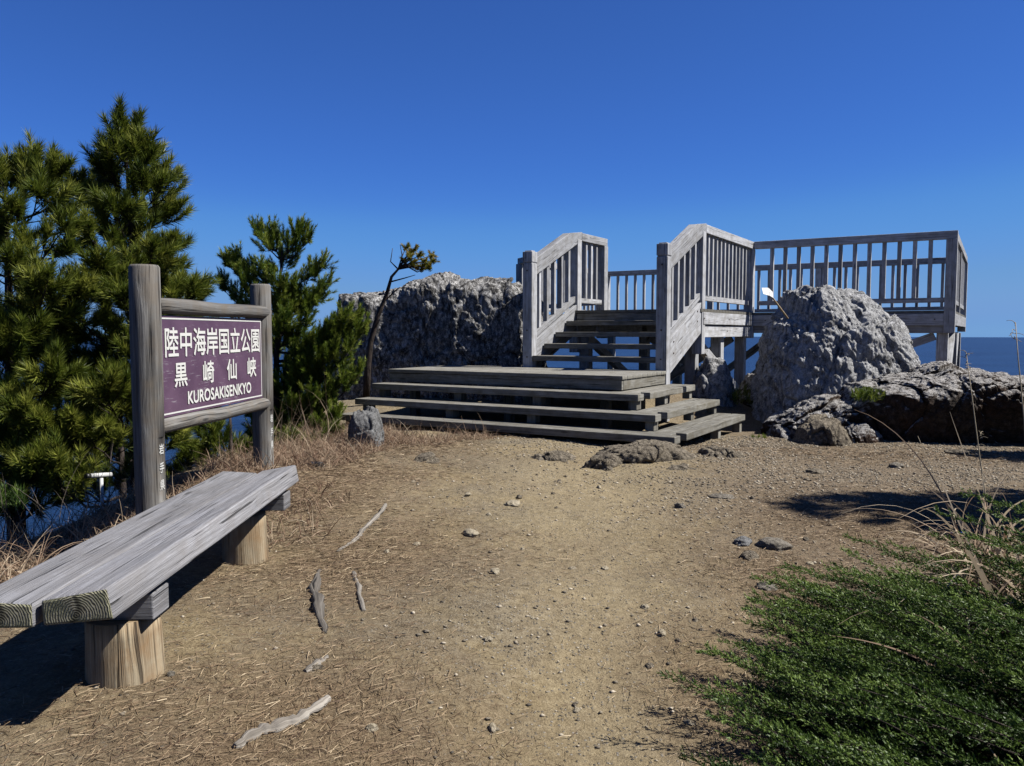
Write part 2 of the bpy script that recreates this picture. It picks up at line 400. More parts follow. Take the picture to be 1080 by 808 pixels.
def prism(mb, poly, n, th, mi=0):
    """poly: list of Vector in a plane, extruded by n*th"""
    n = Vector(n).normalized(); P = [Vector(p) for p in poly]; Q = [p + n * th for p in P]; o = random.uniform(0, 4)
    ax = (P[1] - P[0]).normalized(); ay = n.cross(ax)
    uvs = [(o + (p - P[0]).dot(ax), (p - P[0]).dot(ay)) for p in P]
    mb.face(P[::-1], uvs[::-1], mi); mb.face(Q, uvs, mi)
    for i in range(len(P)):
        j = (i + 1) % len(P); L = (P[j] - P[i]).length
        mb.face([P[i], P[j], Q[j], Q[i]], [(o, 0), (o + L, 0), (o + L, th), (o, th)], mi)
def tube(pts, rad, n=8, jitter=0, caps=True):
    """tube through pts -> V, F(quads), as numpy; rad list"""
    pts = [Vector(p) for p in pts]; V = []; F = []
    prev = None
    for i, p in enumerate(pts):
        d = (pts[min(i + 1, len(pts) - 1)] - pts[max(i - 1, 0)]).normalized()
        if prev is None: a = d.orthogonal().normalized()
        else:
            a = prev - d * prev.dot(d); a.normalize()
        prev = a; b = d.cross(a)
        for k in range(n):
            t = 2 * math.pi * k / n; r = rad[i] * (1 + (random.uniform(-jitter, jitter) if jitter else 0))
            V.append(p + (a * math.cos(t) + b * math.sin(t)) * r)
    for i in range(len(pts) - 1):
        for k in range(n):
            F.append((i * n + k, i * n + (k + 1) % n, (i + 1) * n + (k + 1) % n, (i + 1) * n + k))
    if caps:
        for base in (0, (len(pts) - 1) * n):
            V.append(pts[0] if base == 0 else pts[-1]); c = len(V) - 1
            for k in range(n):
                if base == 0: F.append((c, base + (k + 1) % n, base + k, c))
                else: F.append((c, base + k, base + (k + 1) % n, c))
    return np.array([tuple(v) for v in V]), F
def tube_obj(name, tubes, mat, parent=None, origin=(0, 0, 0), smooth=True):
    """several tubes of one thing -> MB-like mesh w/ uv (lengthwise)"""
    mb = MB()
    for pts, rad, n, jit in tubes:
        V, F = tube(pts, rad, n, jit); m = len(pts)
        cum = [0]
        for i in range(1, m): cum.append(cum[-1] + (Vector(pts[i]) - Vector(pts[i - 1])).length)
        b = len(mb.v); mb.v.extend([tuple(x) for x in V]); o = random.uniform(0, 5)
        circ = 2 * math.pi * rad[0]
        for f in F:
            if f[0] == f[3]:
                mb.f.append((b + f[0], b + f[1], b + f[2])); ctr = V[f[0]]
                mb.uv.extend([(o, 0)] * 1 + [(o + .02, .02)] * 2); mb.mi.append(0); mb.sm.append(False)
            else:
                mb.f.append(tuple(b + i for i in f)); i0 = f[0] // n; k = f[0] % n
                mb.uv.extend([(o + cum[i0], circ * k / n), (o + cum[i0], circ * (k + 1) / n), (o + cum[i0 + 1], circ * (k + 1) / n), (o + cum[i0 + 1], circ * k / n)])
                mb.mi.append(0); mb.sm.append(smooth)
    return mb.build(name, mat, parent, origin, bevel=0)

# ------------------------------------------------------------------ ground, sea
def axis(lo, f0, f1, hi, step, grow=1.12):
    a = list(np.arange(f0, f1, step)); s = step
    while a[-1] < hi: s *= grow; a.append(a[-1] + s)
    s = step; pre = []
    x = f0
    while x > lo: s *= grow; x -= s; pre.append(x)
    return np.array(pre[::-1] + a)
xs = axis(-160, -3.2, 5.2, 160, .035); ys = axis(-80, 1.4, 9.6, 160, .035)
def litter_map(x, y):
    P = np.stack([x, y, x * 0], 1)
    l = np.zeros(len(x))
    def blob(cx, cy, rx, ry, a): 
        nonlocal l
        l = np.maximum(l, a * np.exp(-(((x - cx) / rx) ** 2 + ((y - cy) / ry) ** 2)))
    blob(-.75, 2.2, .75, .8, 1.1); blob(-.9, 4.1, .75, 1.0, .95); blob(-1.4, 5.6, .8, 1.6, 1.1); blob(-.9, 7.2, .7, 1.2, .8)
    blob(2.0, 2.4, 1.1, 1.5, 1.4); blob(.75, 2.6, .32, .9, .9); blob(1.4, 3.6, .5, .9, 1.0); blob(2.8, 4.8, 1.5, .9, .95); blob(3.5, 7.4, 2.5, .7, .6); blob(-2.3, 4, .7, 2, 1.0)
    blob(0, 0, 1.5, 1.2, .9); blob(0.0,8.4,1.2,.5,.6)
    return np.clip(l + .35 * fbm(P * 2.2, 4, 31), 0, 1)
def make_ground():
    X, Y = np.meshgrid(xs, ys); x = X.ravel(); y = Y.ravel()
    z = np.concatenate([ground(x[i:i + 40000], y[i:i + 40000]) for i in range(0, len(x), 40000)])
    z = np.maximum(z, -134 + 0 * z)
    nx, ny = len(xs), len(ys)
    i = np.arange(ny - 1)[:, None] * nx + np.arange(nx - 1)[None, :]; i = i.ravel()
    F = np.stack([i, i + 1, i + nx + 1, i + nx], 1)
    d = edge_dist(x, y)
    cl = np.clip((d + .35 + .3 * fbm(np.stack([x, y, x * 0], 1) * 2, 3, 8)) * 1.4, 0, 1)
    o = fastmesh('ground', np.stack([x, y, z], 1), F, M['ground'], smooth=True, attrs={'rightside': np.clip((x - np.interp(y, [1, 3, 5, 8.5], [.55, .75, .95, 1.5])) * 1.6 + .5 * fbm(np.stack([x, y, x * 0], 1) * 1.1, 4, 71), 0, 1), 'litter': litter_map(x, y), 'cliffside': cl, 'trodden': trodden(x, y), 'juniper_shade': np.clip((x - np.interp(y, [1.2, 2.0, 2.5, 3.0, 3.5, 4.0], [.66, .60, .64, .96, 1.28, 1.54])) * 5 + .6 * fbm(np.stack([x, y, x * 0], 1) * 3, 3, 61), 0, 1) * (y < 3.9) * (x < 1.7 + np.clip(3.8 - y, 0, 9) * 1.5) * (y > 0)})
    tag(o, kind='structure')
make_ground()
def make_sea():
    n = 128; V = [(0, 0, -130)]; F = []
    rr = [60, 300, 1500, 6000, 22500]
    for r in rr:
        for k in range(n): V.append((r * math.cos(2 * math.pi * k / n), r * math.sin(2 * math.pi * k / n), -130))
    me = bpy.data.meshes.new('sea')
    for k in range(n): F.append((0, 1 + k, 1 + (k + 1) % n))
    for j in range(len(rr) - 1):
        for k in range(n): F.append((1 + j * n + k, 1 + (j + 1) * n + k, 1 + (j + 1) * n + (k + 1) % n, 1 + j * n + (k + 1) % n))
    me.from_pydata(V, [], F); me.materials.append(M['sea']); o = bpy.data.objects.new('sea', me); COL.objects.link(o); tag(o, kind='structure')
make_sea()

# ------------------------------------------------------------------ viewing platform
P0 = Vector((1.167, 8.5, 0)); DB = Vector((.5145, .8575, 0)); DA = Vector((-.8575, .5145, 0))
def P(s, a, z): return P0 + DB * s + DA * a + Vector((0, 0, z))
EZ = Vector((0, 0, 1))
plat = empty('viewing_platform', P(2.6, 1, -1.1))
tag(plat, 'grey weathered timber viewing deck on posts with wide steps and slatted railings', 'viewing platform')
W = M['wood']; T = M['tread']
def sbox(mb, s0, s1, a0, a1, z0, z1, along='a', mi=0):
    if along == 'a':
        mb.beam(P((s0 + s1) / 2, a0, (z0 + z1) / 2), P((s0 + s1) / 2, a1, (z0 + z1) / 2), abs(s1 - s0), z1 - z0, mi=mi)
    elif along == 's':
        mb.beam(P(s0, (a0 + a1) / 2, (z0 + z1) / 2), P(s1, (a0 + a1) / 2, (z0 + z1) / 2), abs(a1 - a0), z1 - z0, mi=mi)
    else:
        mb.beam(P((s0 + s1) / 2, (a0 + a1) / 2, z0), P((s0 + s1) / 2, (a0 + a1) / 2, z1), abs(s1 - s0), abs(a1 - a0), up=DA, mi=mi)
def one(name, mat, *args, parent=plat, bevel=.005, **k):
    mb = MB(); sbox(mb, *args, **k); return mb.build(name, mat, parent, bevel=bevel)
ZL = -.467; Q = .165; RN = .30; AL = 3.18; SR = 1.5
# landing
mb = MB(); s = 0.0
pw = .145
k = 0
while s < 1.44:
    e = min(s + pw - .006, 1.455); sbox(mb, s, e, 0.0 + random.uniform(-.002, .002), AL + random.uniform(-.004, .004), ZL - .04, ZL); s += pw
landing = mb.build('landing', T, plat, bevel=.004)
one('fascia', T, .012, .055, .012, AL - .01, ZL - .153, ZL - .043, along='a')
one('fascia', T, .06, 1.46, .012, .055, ZL - .153, ZL - .043, along='s')
one('fascia', T, .06, 1.46, AL - .055, AL - .012, ZL - .153, ZL - .043, along='s')
one('fascia', T, 1.41, 1.455, .06, AL - .06, ZL - .153, ZL - .043, along='a')
for aa in (.8, 1.6, 2.4):
    one('joist', T, .06, 1.4, aa - .03, aa + .03, ZL - .15, ZL - .043, along='s')
for aa, ss in ((.25, .2), (1.5, .2), (2.9, .2), (.25, 1.2), (1.5, 1.2), (2.9, 1.2)):
    one('support_post', T, ss, ss + .1, aa, aa + .1, -1.35, ZL - .155, along='z')
# lower steps
for j in (1, 2, 3):
    zt = ZL - Q * j; s0 = -RN * j; th = .07
    if j == 3: zt += .005
    mb = MB()
    w2 = .157
    sbox(mb, s0, s0 + w2, s0, AL + .01 * j, zt - th, zt); sbox(mb, s0 + w2 + .006, s0 + .33, s0 + .1, AL + .01 * j, zt - th, zt)
    sbox(mb, s0 + .332, SR, s0, s0 + w2, zt - th, zt, along='s'); sbox(mb, s0 + .332, SR, s0 + w2 + .006, s0 + .33, zt - th, zt, along='s')
    st = mb.build('step', T, plat, bevel=.006)
    st['label'] = ['', 'upper step just under the landing', 'middle step of the lower flight', 'lowest wide step resting on the dirt'][j]
    zb = zt - Q + .002 if j < 3 else -1.32
    for a in (s0 + .035, .95 - .1 * j, 2.0 - .1 * j, AL - .16):
        one('support_block', T, s0 + .05, s0 + .17, a, a + (.1 if a > s0 + .1 else .09), zb, zt - th - .002, along='z', parent=st)
    for q in (.55, SR - .12):
        one('support_block', T, q, q + .09, s0 + .03, s0 + .12, zb, zt - th - .002, along='z', parent=st)
# stairs
S1, A_IN, A_OUT = 1.32, .14, 1.85
ZD = .308; RU = .155; RT = .325
for k in range(1, 5):
    z = ZL + RU * k; s0 = S1 + RT * (k - 1) + (.0 if k > 1 else .005)
    mb = MB(); sbox(mb, s0, s0 + .15, A_IN + .003, A_OUT - .003, z - .065, z)
    sbox(mb, s0 + .156, s0 + .31, A_IN + .003, A_OUT - .003, z - .065, z)
    mb.build('tread', T, plat, bevel=.005)
one('riser', T, S1 + RT * 4 + .01, S1 + RT * 4 + .06, A_IN + .003, A_OUT - .003, ZD - .2, ZD - .045)
# deck floor
def left_bound(s):
    if s < 3.7: return 1.99
    if s < 5.8: return 1.99 + (s - 3.7) * (4.7 - 1.99) / 2.1
    return 4.75
mb = MB(); s = S1 + RT * 4
while s < 10.05:
    e = s + .14; a0 = -.0 if s < 5.27 else -2.84
    sbox(mb, s, e - .006, a0 + .0, left_bound(s + .07), ZD - .04, ZD); s += .14
mb.build('deck_floor', T, plat, bevel=0)
# rim beams
def beamz(name, s0, a0, s1, a1, z0, z1, w, mat=W):
    mb = MB(); mb.beam(P(s0, a0, (z0 + z1) / 2), P(s1, a1, (z0 + z1) / 2), w, z1 - z0); return mb.build(name, mat, plat, bevel=.005)
beamz('rim_beam', 2.72, .02, 5.26, .02, .10, .264, .05)
beamz('rim_beam', 2.70, .05, 5.26, .05, -.075, .085, .06)
beamz('rim_beam', 5.285, .0, 5.285, -2.86, .09, .264, .05)
beamz('rim_beam', 5.34, .0, 5.34, -2.78, -.02, .085, .08)
beamz('rim_beam', 5.32, -2.835, 10.0, -2.835, .09, .264, .05)
beamz('rim_beam', 10.03, -2.8, 10.03, 4.7, .09, .264, .05)
beamz('rim_beam', 2.72, 1.97, 3.65, 1.97, .10, .264, .05)
beamz('rim_beam', 3.68, 1.99, 5.8, 4.68, .10, .264, .05)
beamz('rim_beam', 5.8, 4.7, 10.0, 4.7, .09, .264, .05)
for aa in (-1.4, .1, 1.9, 3.3): beamz('joist', 5.4, aa, 9.98, aa, -.02, .262, .09, T)
for aa in (.6, 1.0, 1.45): beamz('joist', 2.72, aa, 5.3, aa, .10, .262, .06, T)
# support posts & braces
def spost(s, a, w=.15, z0=None, z1=-.02):
    p = P(s, a, 0); zb = g1(p.x, p.y) - .4 if z0 is None else z0
    return one('support_post', W, s - w / 2, s + w / 2, a - w / 2, a + w / 2, zb, z1, along='z')
for s, a in ((2.85, .20), (2.85, 1.8), (5.15, .16), (5.15, 1.8), (5.42, -2.7), (7.4, -2.74), (9.0, -2.74), (9.85, .1), (9.85, -2.7), (7.4, .1), (7.4, 2.0), (9.85, 2.0), (5.9, 4.5), (9.85, 4.5), (3.9, .16)):
    spost(s, a)
def brace(a, b, w=.09, h=.12):
    mb = MB(); mb.beam(P(*a), P(*b), w, h); return mb.build('brace', W, plat, bevel=.005)
brace((5.40, -2.6, -.06), (5.40, -.1, -1.05)); brace((2.95, .20, -.10), (5.1, .18, -.95))
brace((5.5, -2.74, -1.1), (7.35, -2.74, -.05)); brace((7.45, -2.74, -1.3), (8.95, -2.74, -.05)); brace((9.85, .2, -.1), (9.85, 1.9, -1.6)); brace((9.85, .0, -.1), (9.85, -2.6, -1.6))
brace((7.4, .2, -.1), (7.4, 1.9, -1.4)); brace((5.15, .3, -.1), (5.15, 1.7, -1.0)); brace((5.15, 1.7, -.1), (5.25, .3, -1.0))
brace((2.95, 1.8, -.1), (5.1, 1.8, -1.0))
# railing posts
def rpost(s, a, z0, z1, w=.14, cap=False, label=None):
    mb = MB()
    if cap:
        sbox(mb, s, s + w, a, a + w, z0, z1 - .165, along='z')
        sbox(mb, s + .006, s + w - .006, a + .006, a + w - .006, z1 - .1652, z1 - .150, along='z')
        sbox(mb, s - .002, s + w + .002, a - .002, a + w + .002, z1 - .150, z1 - .012, along='z')
        sbox(mb, s + .02, s + w - .02, a + .02, a + w - .02, z1 - .013, z1 + .004, along='z')
    else: sbox(mb, s, s + w, a, a + w, z0, z1, along='z')
    return mb.build('railing_post', W, plat, bevel=.006)
rpost(S1, 0, -1.2, 1.06, cap=True); rpost(S1, A_OUT, -1.2, 1.06, cap=True)
rpost(2.67, .003, -.3, 1.335, w=.134); rpost(2.67, A_OUT + .003, -.3, 1.335, w=.134)
rpost(3.60, A_OUT + .003, -.1, 1.324, w=.134); rpost(5.22, .0, -.1, 1.324)
rpost(5.25, -2.86, -.02, 1.324, w=.145); rpost(7.4, -2.84, .265, 1.324, w=.12); rpost(9.9, -2.86, .0, 1.324)
rpost(9.93, -.2, .265, 1.324, w=.12); rpost(9.93, 2.1, .265, 1.324, w=.12); rpost(9.9, 4.62, 0, 1.324); rpost(5.78, 4.6, 0, 1.324)
for sa in (.0, A_OUT):   # stringers, sloped handrails
    lab = 'right hand' if sa == 0 else 'left hand'
    o_ = sa + (.015 if sa == 0 else .015)
    mb = MB(); prism(mb, [P(1.462, o_, -.52), P(2.665, o_, -.02), P(2.665, o_, .39), P(1.462, o_, -.10)], DA, .05)
    mb.build('stringer', W, plat, bevel=.004)
    mb = MB(); prism(mb, [P(1.462, sa + .01, .75), P(2.83, sa + .01, 1.332), P(2.83, sa + .01, 1.452), P(2.44, sa + .01, 1.40), P(1.462, sa + .01, .975)], DA, .12)
    hr = mb.build('handrail', W, plat, bevel=.006)
    zt = lambda s: .0 + .43 * (s - 1.462)
    mb = MB(); prism(mb, [P(1.462, sa + .035, -.09), P(2.668, sa + .035, .43), P(2.668, sa + .035, zt(2.668)), P(1.462, sa + .035, zt(1.462))], DA, .07)
    if True: mb.build('bottom_rail', W, hr, bevel=.004)
    for i in range(5):
        s_ = 1.62 + i * .215
        mb = MB(); z1 = .75 + .4255 * (s_ - 1.462) + .02
        sbox(mb, s_ - .028, s_ + .028, sa + .04, sa + .1, zt(s_) - .01, z1, along='z'); mb.build('baluster', W, hr, bevel=.003)
def rail(s0, a0, s1, a1, n, ztop=1.44, gap=.15, e0=0, e1=0, bal=True, w=.12):
    p = P(s0, a0, 0); q = P(s1, a1, 0); d = (q - p); L = d.length; d.normalize()
    mb = MB(); mb.beam(p - d * e0 + EZ * (ztop - .0575), q + d * e1 + EZ * (ztop - .0575), w, .115); hr = mb.build('handrail', W, plat, bevel=.006)
    mb = MB(); mb.beam(p + d * .07 + EZ * (ZD + gap), q - d * .07 + EZ * (ZD + gap), .06, .07); mb.build('bottom_rail', W, hr, bevel=.004)
    proto = None
    if not bal: 
        mb = MB()
    ang = math.atan2(d.y, d.x)
    for i in range(n):
        c = p + d * (.07 + (L - .14) * (i + 1) / (n + 1)); z0 = ZD + gap + .036; z1 = ztop - .116
        if not bal:
            mb.beam(c + EZ * z0, c + EZ * z1, .055, .055, up=d)
        elif proto is None:
            m2 = MB(); m2.beam(c + EZ * z0, c + EZ * z1, .055, .055, up=d); proto = m2.build('baluster', W, hr, bevel=.003); c0 = c
        else:
            o = proto.copy(); COL.objects.link(o); o.parent = hr; o.location = proto.location + (c - c0)
    if not bal: tag(mb.build('baluster_row', W, hr, bevel=.003), kind='stuff')
def bolt(c, nrm):
    c = Vector(c); nrm = Vector(nrm).normalized(); o = tube_obj('bolt', [([c, c + nrm * .007], [.011, .010], 8, 0)], M['rust'], plat, tuple(c))
for a_ in (.07, A_OUT + .07):
    for z_ in (-.33, .02): bolt(P(S1 - .003, a_, z_), -DB)
    bolt(P(S1 - .003, a_, .80), -DB)
for s_, z_ in ((1.60, -.26), (1.60, -.12), (2.50, .14), (2.50, .27), (2.73, -.0), (2.73, .18), (5.1, .18), (5.1, .01), (3.9, .18), (3.9, .01)):
    bolt(P(s_, .013 if s_ < 2.6 else -.006 if z_ > .09 else .019, z_), -DA)
for a_ in (-.2, -1.4, -2.6): bolt(P(5.257, a_, .18), -DB)
rail(2.80, .07, 5.24, .07, 11, e0=-.032, e1=.125)
rail(5.32, .0, 5.32, -2.79, 12, e0=-.0, e1=.07)
rail(5.40, -2.79, 9.9, -2.79, 20, e0=-.01, e1=.1)
rail(9.97, -2.73, 9.97, 4.69, 32, e0=-.0, e1=.06)
rail(2.80, A_OUT + .07, 3.66, A_OUT + .07, 3, e0=-.032, e1=.07)
rail(3.74, 2.0, 5.85, 4.66, 12, e0=-.0, e1=.05, bal=False)
rail(5.92, 4.69, 9.9, 4.69, 17, e0=0.02, e1=-.02, bal=False)

# ------------------------------------------------------------------ bench
bench = empty('park_bench', (-1.27, 3.3, -1.14))
tag(bench, 'long weathered two-plank timber bench on round log legs beside the park sign', 'bench')
def plank(quad, y0, y1, dx=-.0165):
    mb = MB(); 
    q = [Vector((x + dx * (y0 - 2.23), y0, z)) for x, z in quad] + [Vector((x + dx * (y1 - 2.23), y1, z)) for x, z in quad]
    mb.hull(q, y1 - y0, 1, 0); return mb
pa = plank([(-1.122, -.811), (-1.325, -.830), (-1.329, -.755), (-1.139, -.72)], 2.225, 4.345).build('seat_plank', [M['bench'], M['end']], bench, bevel=.009)
pb = plank([(-1.345, -.832), (-1.535, -.835), (-1.535, -.752), (-1.345, -.762)], 2.215, 4.33).build('seat_plank', [M['bench'], M['end']], bench, bevel=.009)
pa['label'] = 'front plank, tilted up along its outer edge'; 
for y0 in (2.525, 4.10):
    mb = MB(); mb.beam((-1.56, y0 + .06, -.878), (-1.146 - .0165 * (y0 - 2.5), y0 + .06, -.878), .12, .086); mb.build('crossbeam', [M['bench'], M['end']], bench, bevel=.005)
def leg(cx, cy, zb, r0, r1):
    n = 40; zs = [zb, zb + .08, zb + .16, -.98, -.925]; tubes = []
    pts = [Vector((cx - .02 * (z - zb), cy, z)) for z in zs]
    rr = [r0 + (r1 - r0) * (z - zb) / (-.925 - zb) for z in zs]
    return tube_obj('leg', [(pts, rr, n, .012)], M['leg'], bench, (cx, cy, zb))
leg(-1.275, 2.60, -1.22, .124, .112); leg(-1.36, 4.06, -1.27, .118, .105)

# ------------------------------------------------------------------ sign
SD = Vector((.0797, .9968, 0)); SN = Vector((.9968, -.0797, 0))
PL = py(154, 350, 4.08); PL.z = 0; PR = py(275.5, 350, 5.55); PR.z = 0
SD = (PR - PL).normalized(); SN = Vector((SD.y, -SD.x, 0))
sign = empty('park_sign', Vector((PL.x, PL.y, -1.1)))
tag(sign, 'purple park name board with white Japanese writing between two round log posts', 'sign')
def textmesh(txt, size, off=0.0, font=None, sx=1.0, vertical=False, extr=.0008):
    cu = bpy.data.curves.new('t', 'FONT'); cu.body = txt; cu.size = 1.0; cu.align_x = 'CENTER'; cu.align_y = 'CENTER'; cu.offset = off; cu.resolution_u = 3
    o = bpy.data.objects.new('t', cu); COL.objects.link(o)
    dg = bpy.context.evaluated_depsgraph_get(); me = bpy.data.meshes.new_from_object(o.evaluated_get(dg))
    bpy.data.objects.remove(o); bpy.data.curves.remove(cu)
    n = len(me.vertices); v = np.zeros(n * 3, dtype=np.float32); me.vertices.foreach_get('co', v); v = v.reshape(-1, 3)
    return me, v
def put_text(txt, centre, w, h, parent, bold=.0016, name='lettering', xd=None, nd=None, lift=.003, mat=None):
    xd = xd or SD; nd = nd or SN
    me, v = textmesh(txt, 1, 0)
    mn, mx = v[:, :2].min(0), v[:, :2].max(0)
    X = (v[:, 0] - (mn[0] + mx[0]) / 2) / (mx[0] - mn[0]) * w; Y = (v[:, 1] - (mn[1] + mx[1]) / 2) / (mx[1] - mn[1]) * h
    n = np.array(nd); x = np.array(xd); VV = []; FF = []; polys = [list(p.vertices) for p in me.polygons]; nv = len(v)
    for k, (ox, oy) in enumerate(((0, 0), (1, 0), (-1, 0), (0, 1), (0, -1), (.7, .7), (-.7, .7), (.7, -.7), (-.7, -.7))):
        P_ = (X + ox * bold)[:, None] * x[None] + (Y + oy * bold)[:, None] * np.array([0, 0, 1.])[None] + n[None] * (lift + k * .00012)
        VV += P_.tolist(); FF += [[a + k * nv for a in p] for p in polys]
    m2 = bpy.data.meshes.new(name); m2.from_pydata(VV, [], FF); m2.materials.append(mat or M['letters']); m2.update(); bpy.data.meshes.remove(me)
    return link(name, m2, centre, parent)
def post(c, r, ztop, zb, zf0, zf1):
    n = 40; mb = MB(); zs = [zb, -.98, zf1 - .004, zf1, -.70, zf0, zf0 + .004, -.3, 0, ztop - .012, ztop]
    rings = []
    for z in zs:
        ring = []
        flatr = r * .86 if zf1 - .001 <= z <= zf0 + .001 else 9
        rr = r * (1 + .02 * math.sin(z * 5 + c.x * 9)) - (.008 if z == ztop else 0)
        for k in range(n):
            t = 2 * math.pi * k / n; d = Vector((math.cos(t), math.sin(t), 0)) * rr
            e = d.dot(SN)
            if e > flatr: d -= SN * (e - flatr)
            ring.append(Vector((c.x, c.y, z)) + d)
        rings.append(ring)
    o = random.uniform(0, 5)
    for i in range(len(zs) - 1):
        for k in range(n):
            j = (k + 1) % n
            mb.face([rings[i][k], rings[i][j], rings[i + 1][j], rings[i + 1][k]], [(o + zs[i], r * 6.28 * k / n), (o + zs[i], r * 6.28 * (k + 1) / n), (o + zs[i + 1], r * 6.28 * (k + 1) / n), (o + zs[i + 1], r * 6.28 * k / n)], 0, True)
    mb.face(rings[-1], [(.1 * math.cos(k), .1 * math.sin(k)) for k in range(n)], 1)
    return mb.build('post', [M['log'], M['cap']], sign, (c.x, c.y, zb), bevel=0)
for c, r, zt in ((PL, .074, .335), (PR, .070, .325)):
    po = post(c, r, zt, -1.35, -.535, -.86)
    for ch, z in (('岩', -.595), ('手', -.69), ('県', -.78)):
        put_text(ch, Vector((c.x, c.y, z)) + SN * (r * .86) + SD * (-.005), .042, .052, po, bold=.0009)
def lograil(zc, r=.039):
    c0 = PL + SD * .05 + SN * .018; c1 = PR + SD * (.055) + SN * .03
    pts = [c0.lerp(c1, t) + EZ * (zc + .003 * math.sin(t * 9)) for t in (0, .1, .25, .5, .75, .93, .985, 1)]
    rr = [r, r, r * 1.02, r * .97, r * 1.0, r * .98, r * .86, r * .55]
    return tube_obj('rail', [(pts, rr, 20, 0)], M['log'], sign, (c0 + c1) / 2 + EZ * zc)
lograil(.132, .043); lograil(-.492, .040)
y0, y1 = .075, (PR - PL).length - .072
bz0, bz1 = -.447, .086
mb = MB(); mb.beam(PL + SD * y0 + SN * .02 + EZ * ((bz0 + bz1) / 2), PL + SD * y1 + SN * .02 + EZ * ((bz0 + bz1) / 2), .02, bz1 - bz0)
panel = mb.build('sign_panel', M['panel'], sign, bevel=0)
bf = PL + SN * .0305
mb = MB(); e = .012; tb = .008
for a0, a1, b0, b1 in ((y0 + e, y1 - e, bz1 - e - tb, bz1 - e), (y0 + e, y1 - e, bz0 + e, bz0 + e + tb), (y0 + e, y0 + e + tb, bz0 + e + tb, bz1 - e - tb), (y1 - e - tb, y1 - e, bz0 + e + tb, bz1 - e - tb)):
    mb.beam(bf + SD * a0 + EZ * ((b0 + b1) / 2), bf + SD * a1 + EZ * ((b0 + b1) / 2), .003, b1 - b0)
mb.build('border', M['letters'], panel, bevel=0)
Wd = y1 - y0
def sxy(t, z): return bf + SD * (y0 + Wd * t) + EZ * z
put_text('陸中海岸国立公園', sxy(.5, -.055), Wd * .93, .155, panel, bold=.0026)
for ch, t in (('黒', .155), ('崎', .40), ('仙', .635), ('峡', .865)):
    put_text(ch, sxy(t, -.232), .135, .125, panel, bold=.0026)
put_text('KUROSAKISENKYO', sxy(.53, -.363), Wd * .64, .068, panel, bold=.0026)

# ------------------------------------------------------------------ rocks
def cubesphere(n):
    V = []; F = []; idx = {}
    def vid(p):
        key = tuple(int(round(c * n)) for c in p)
        if key not in idx: idx[key] = len(V); V.append(p)
        return idx[key]
    lin = np.linspace(-1, 1, n + 1)
    for ax in range(3):
        for sg in (-1, 1):
            for i in range(n):
                for j in range(n):
                    q = []
                    for di, dj in ((0, 0), (1, 0), (1, 1), (0, 1)):
                        p = [0, 0, 0]; p[ax] = sg; p[(ax + 1) % 3] = lin[i + di]; p[(ax + 2) % 3] = lin[j + dj]; q.append(vid(p))
                    F.append(q if sg > 0 else q[::-1])
    V = np.array(V, float); V = np.tan(V * .7854); 
    return V / np.linalg.norm(V, axis=1)[:, None], np.array(F)
_cs = {}
def worley(p, seed):
    """planar facets: returns per-point plane height of its nearest cell, and F2-F1"""
    i0 = np.floor(p).astype(np.int64); f1 = np.full(len(p), 9.); f2 = np.full(len(p), 9.); best = np.zeros((len(p), 3), np.int64); bc = np.zeros((len(p), 3))
    for dx in (-1, 0, 1):
        for dy in (-1, 0, 1):
            for dz in (-1, 0, 1):
                c = i0 + np.array([dx, dy, dz]); j = np.stack([_hash(c[:, 0], c[:, 1], c[:, 2], seed + k) for k in (1, 2, 3)], 1)
                q = c + j; d = np.linalg.norm(p - q, axis=1); cl = d < f1
                f2 = np.where(cl, f1, np.minimum(f2, d)); f1 = np.where(cl, d, f1); best[cl] = c[cl]; bc[cl] = q[cl]
    nv = np.stack([_hash(best[:, 0], best[:, 1], best[:, 2], seed + k) for k in (7, 8, 9)], 1) * 2 - 1
    return ((p - bc) * nv).sum(1), f2 - f1, _hash(best[:, 0], best[:, 1], best[:, 2], seed + 12) - .5
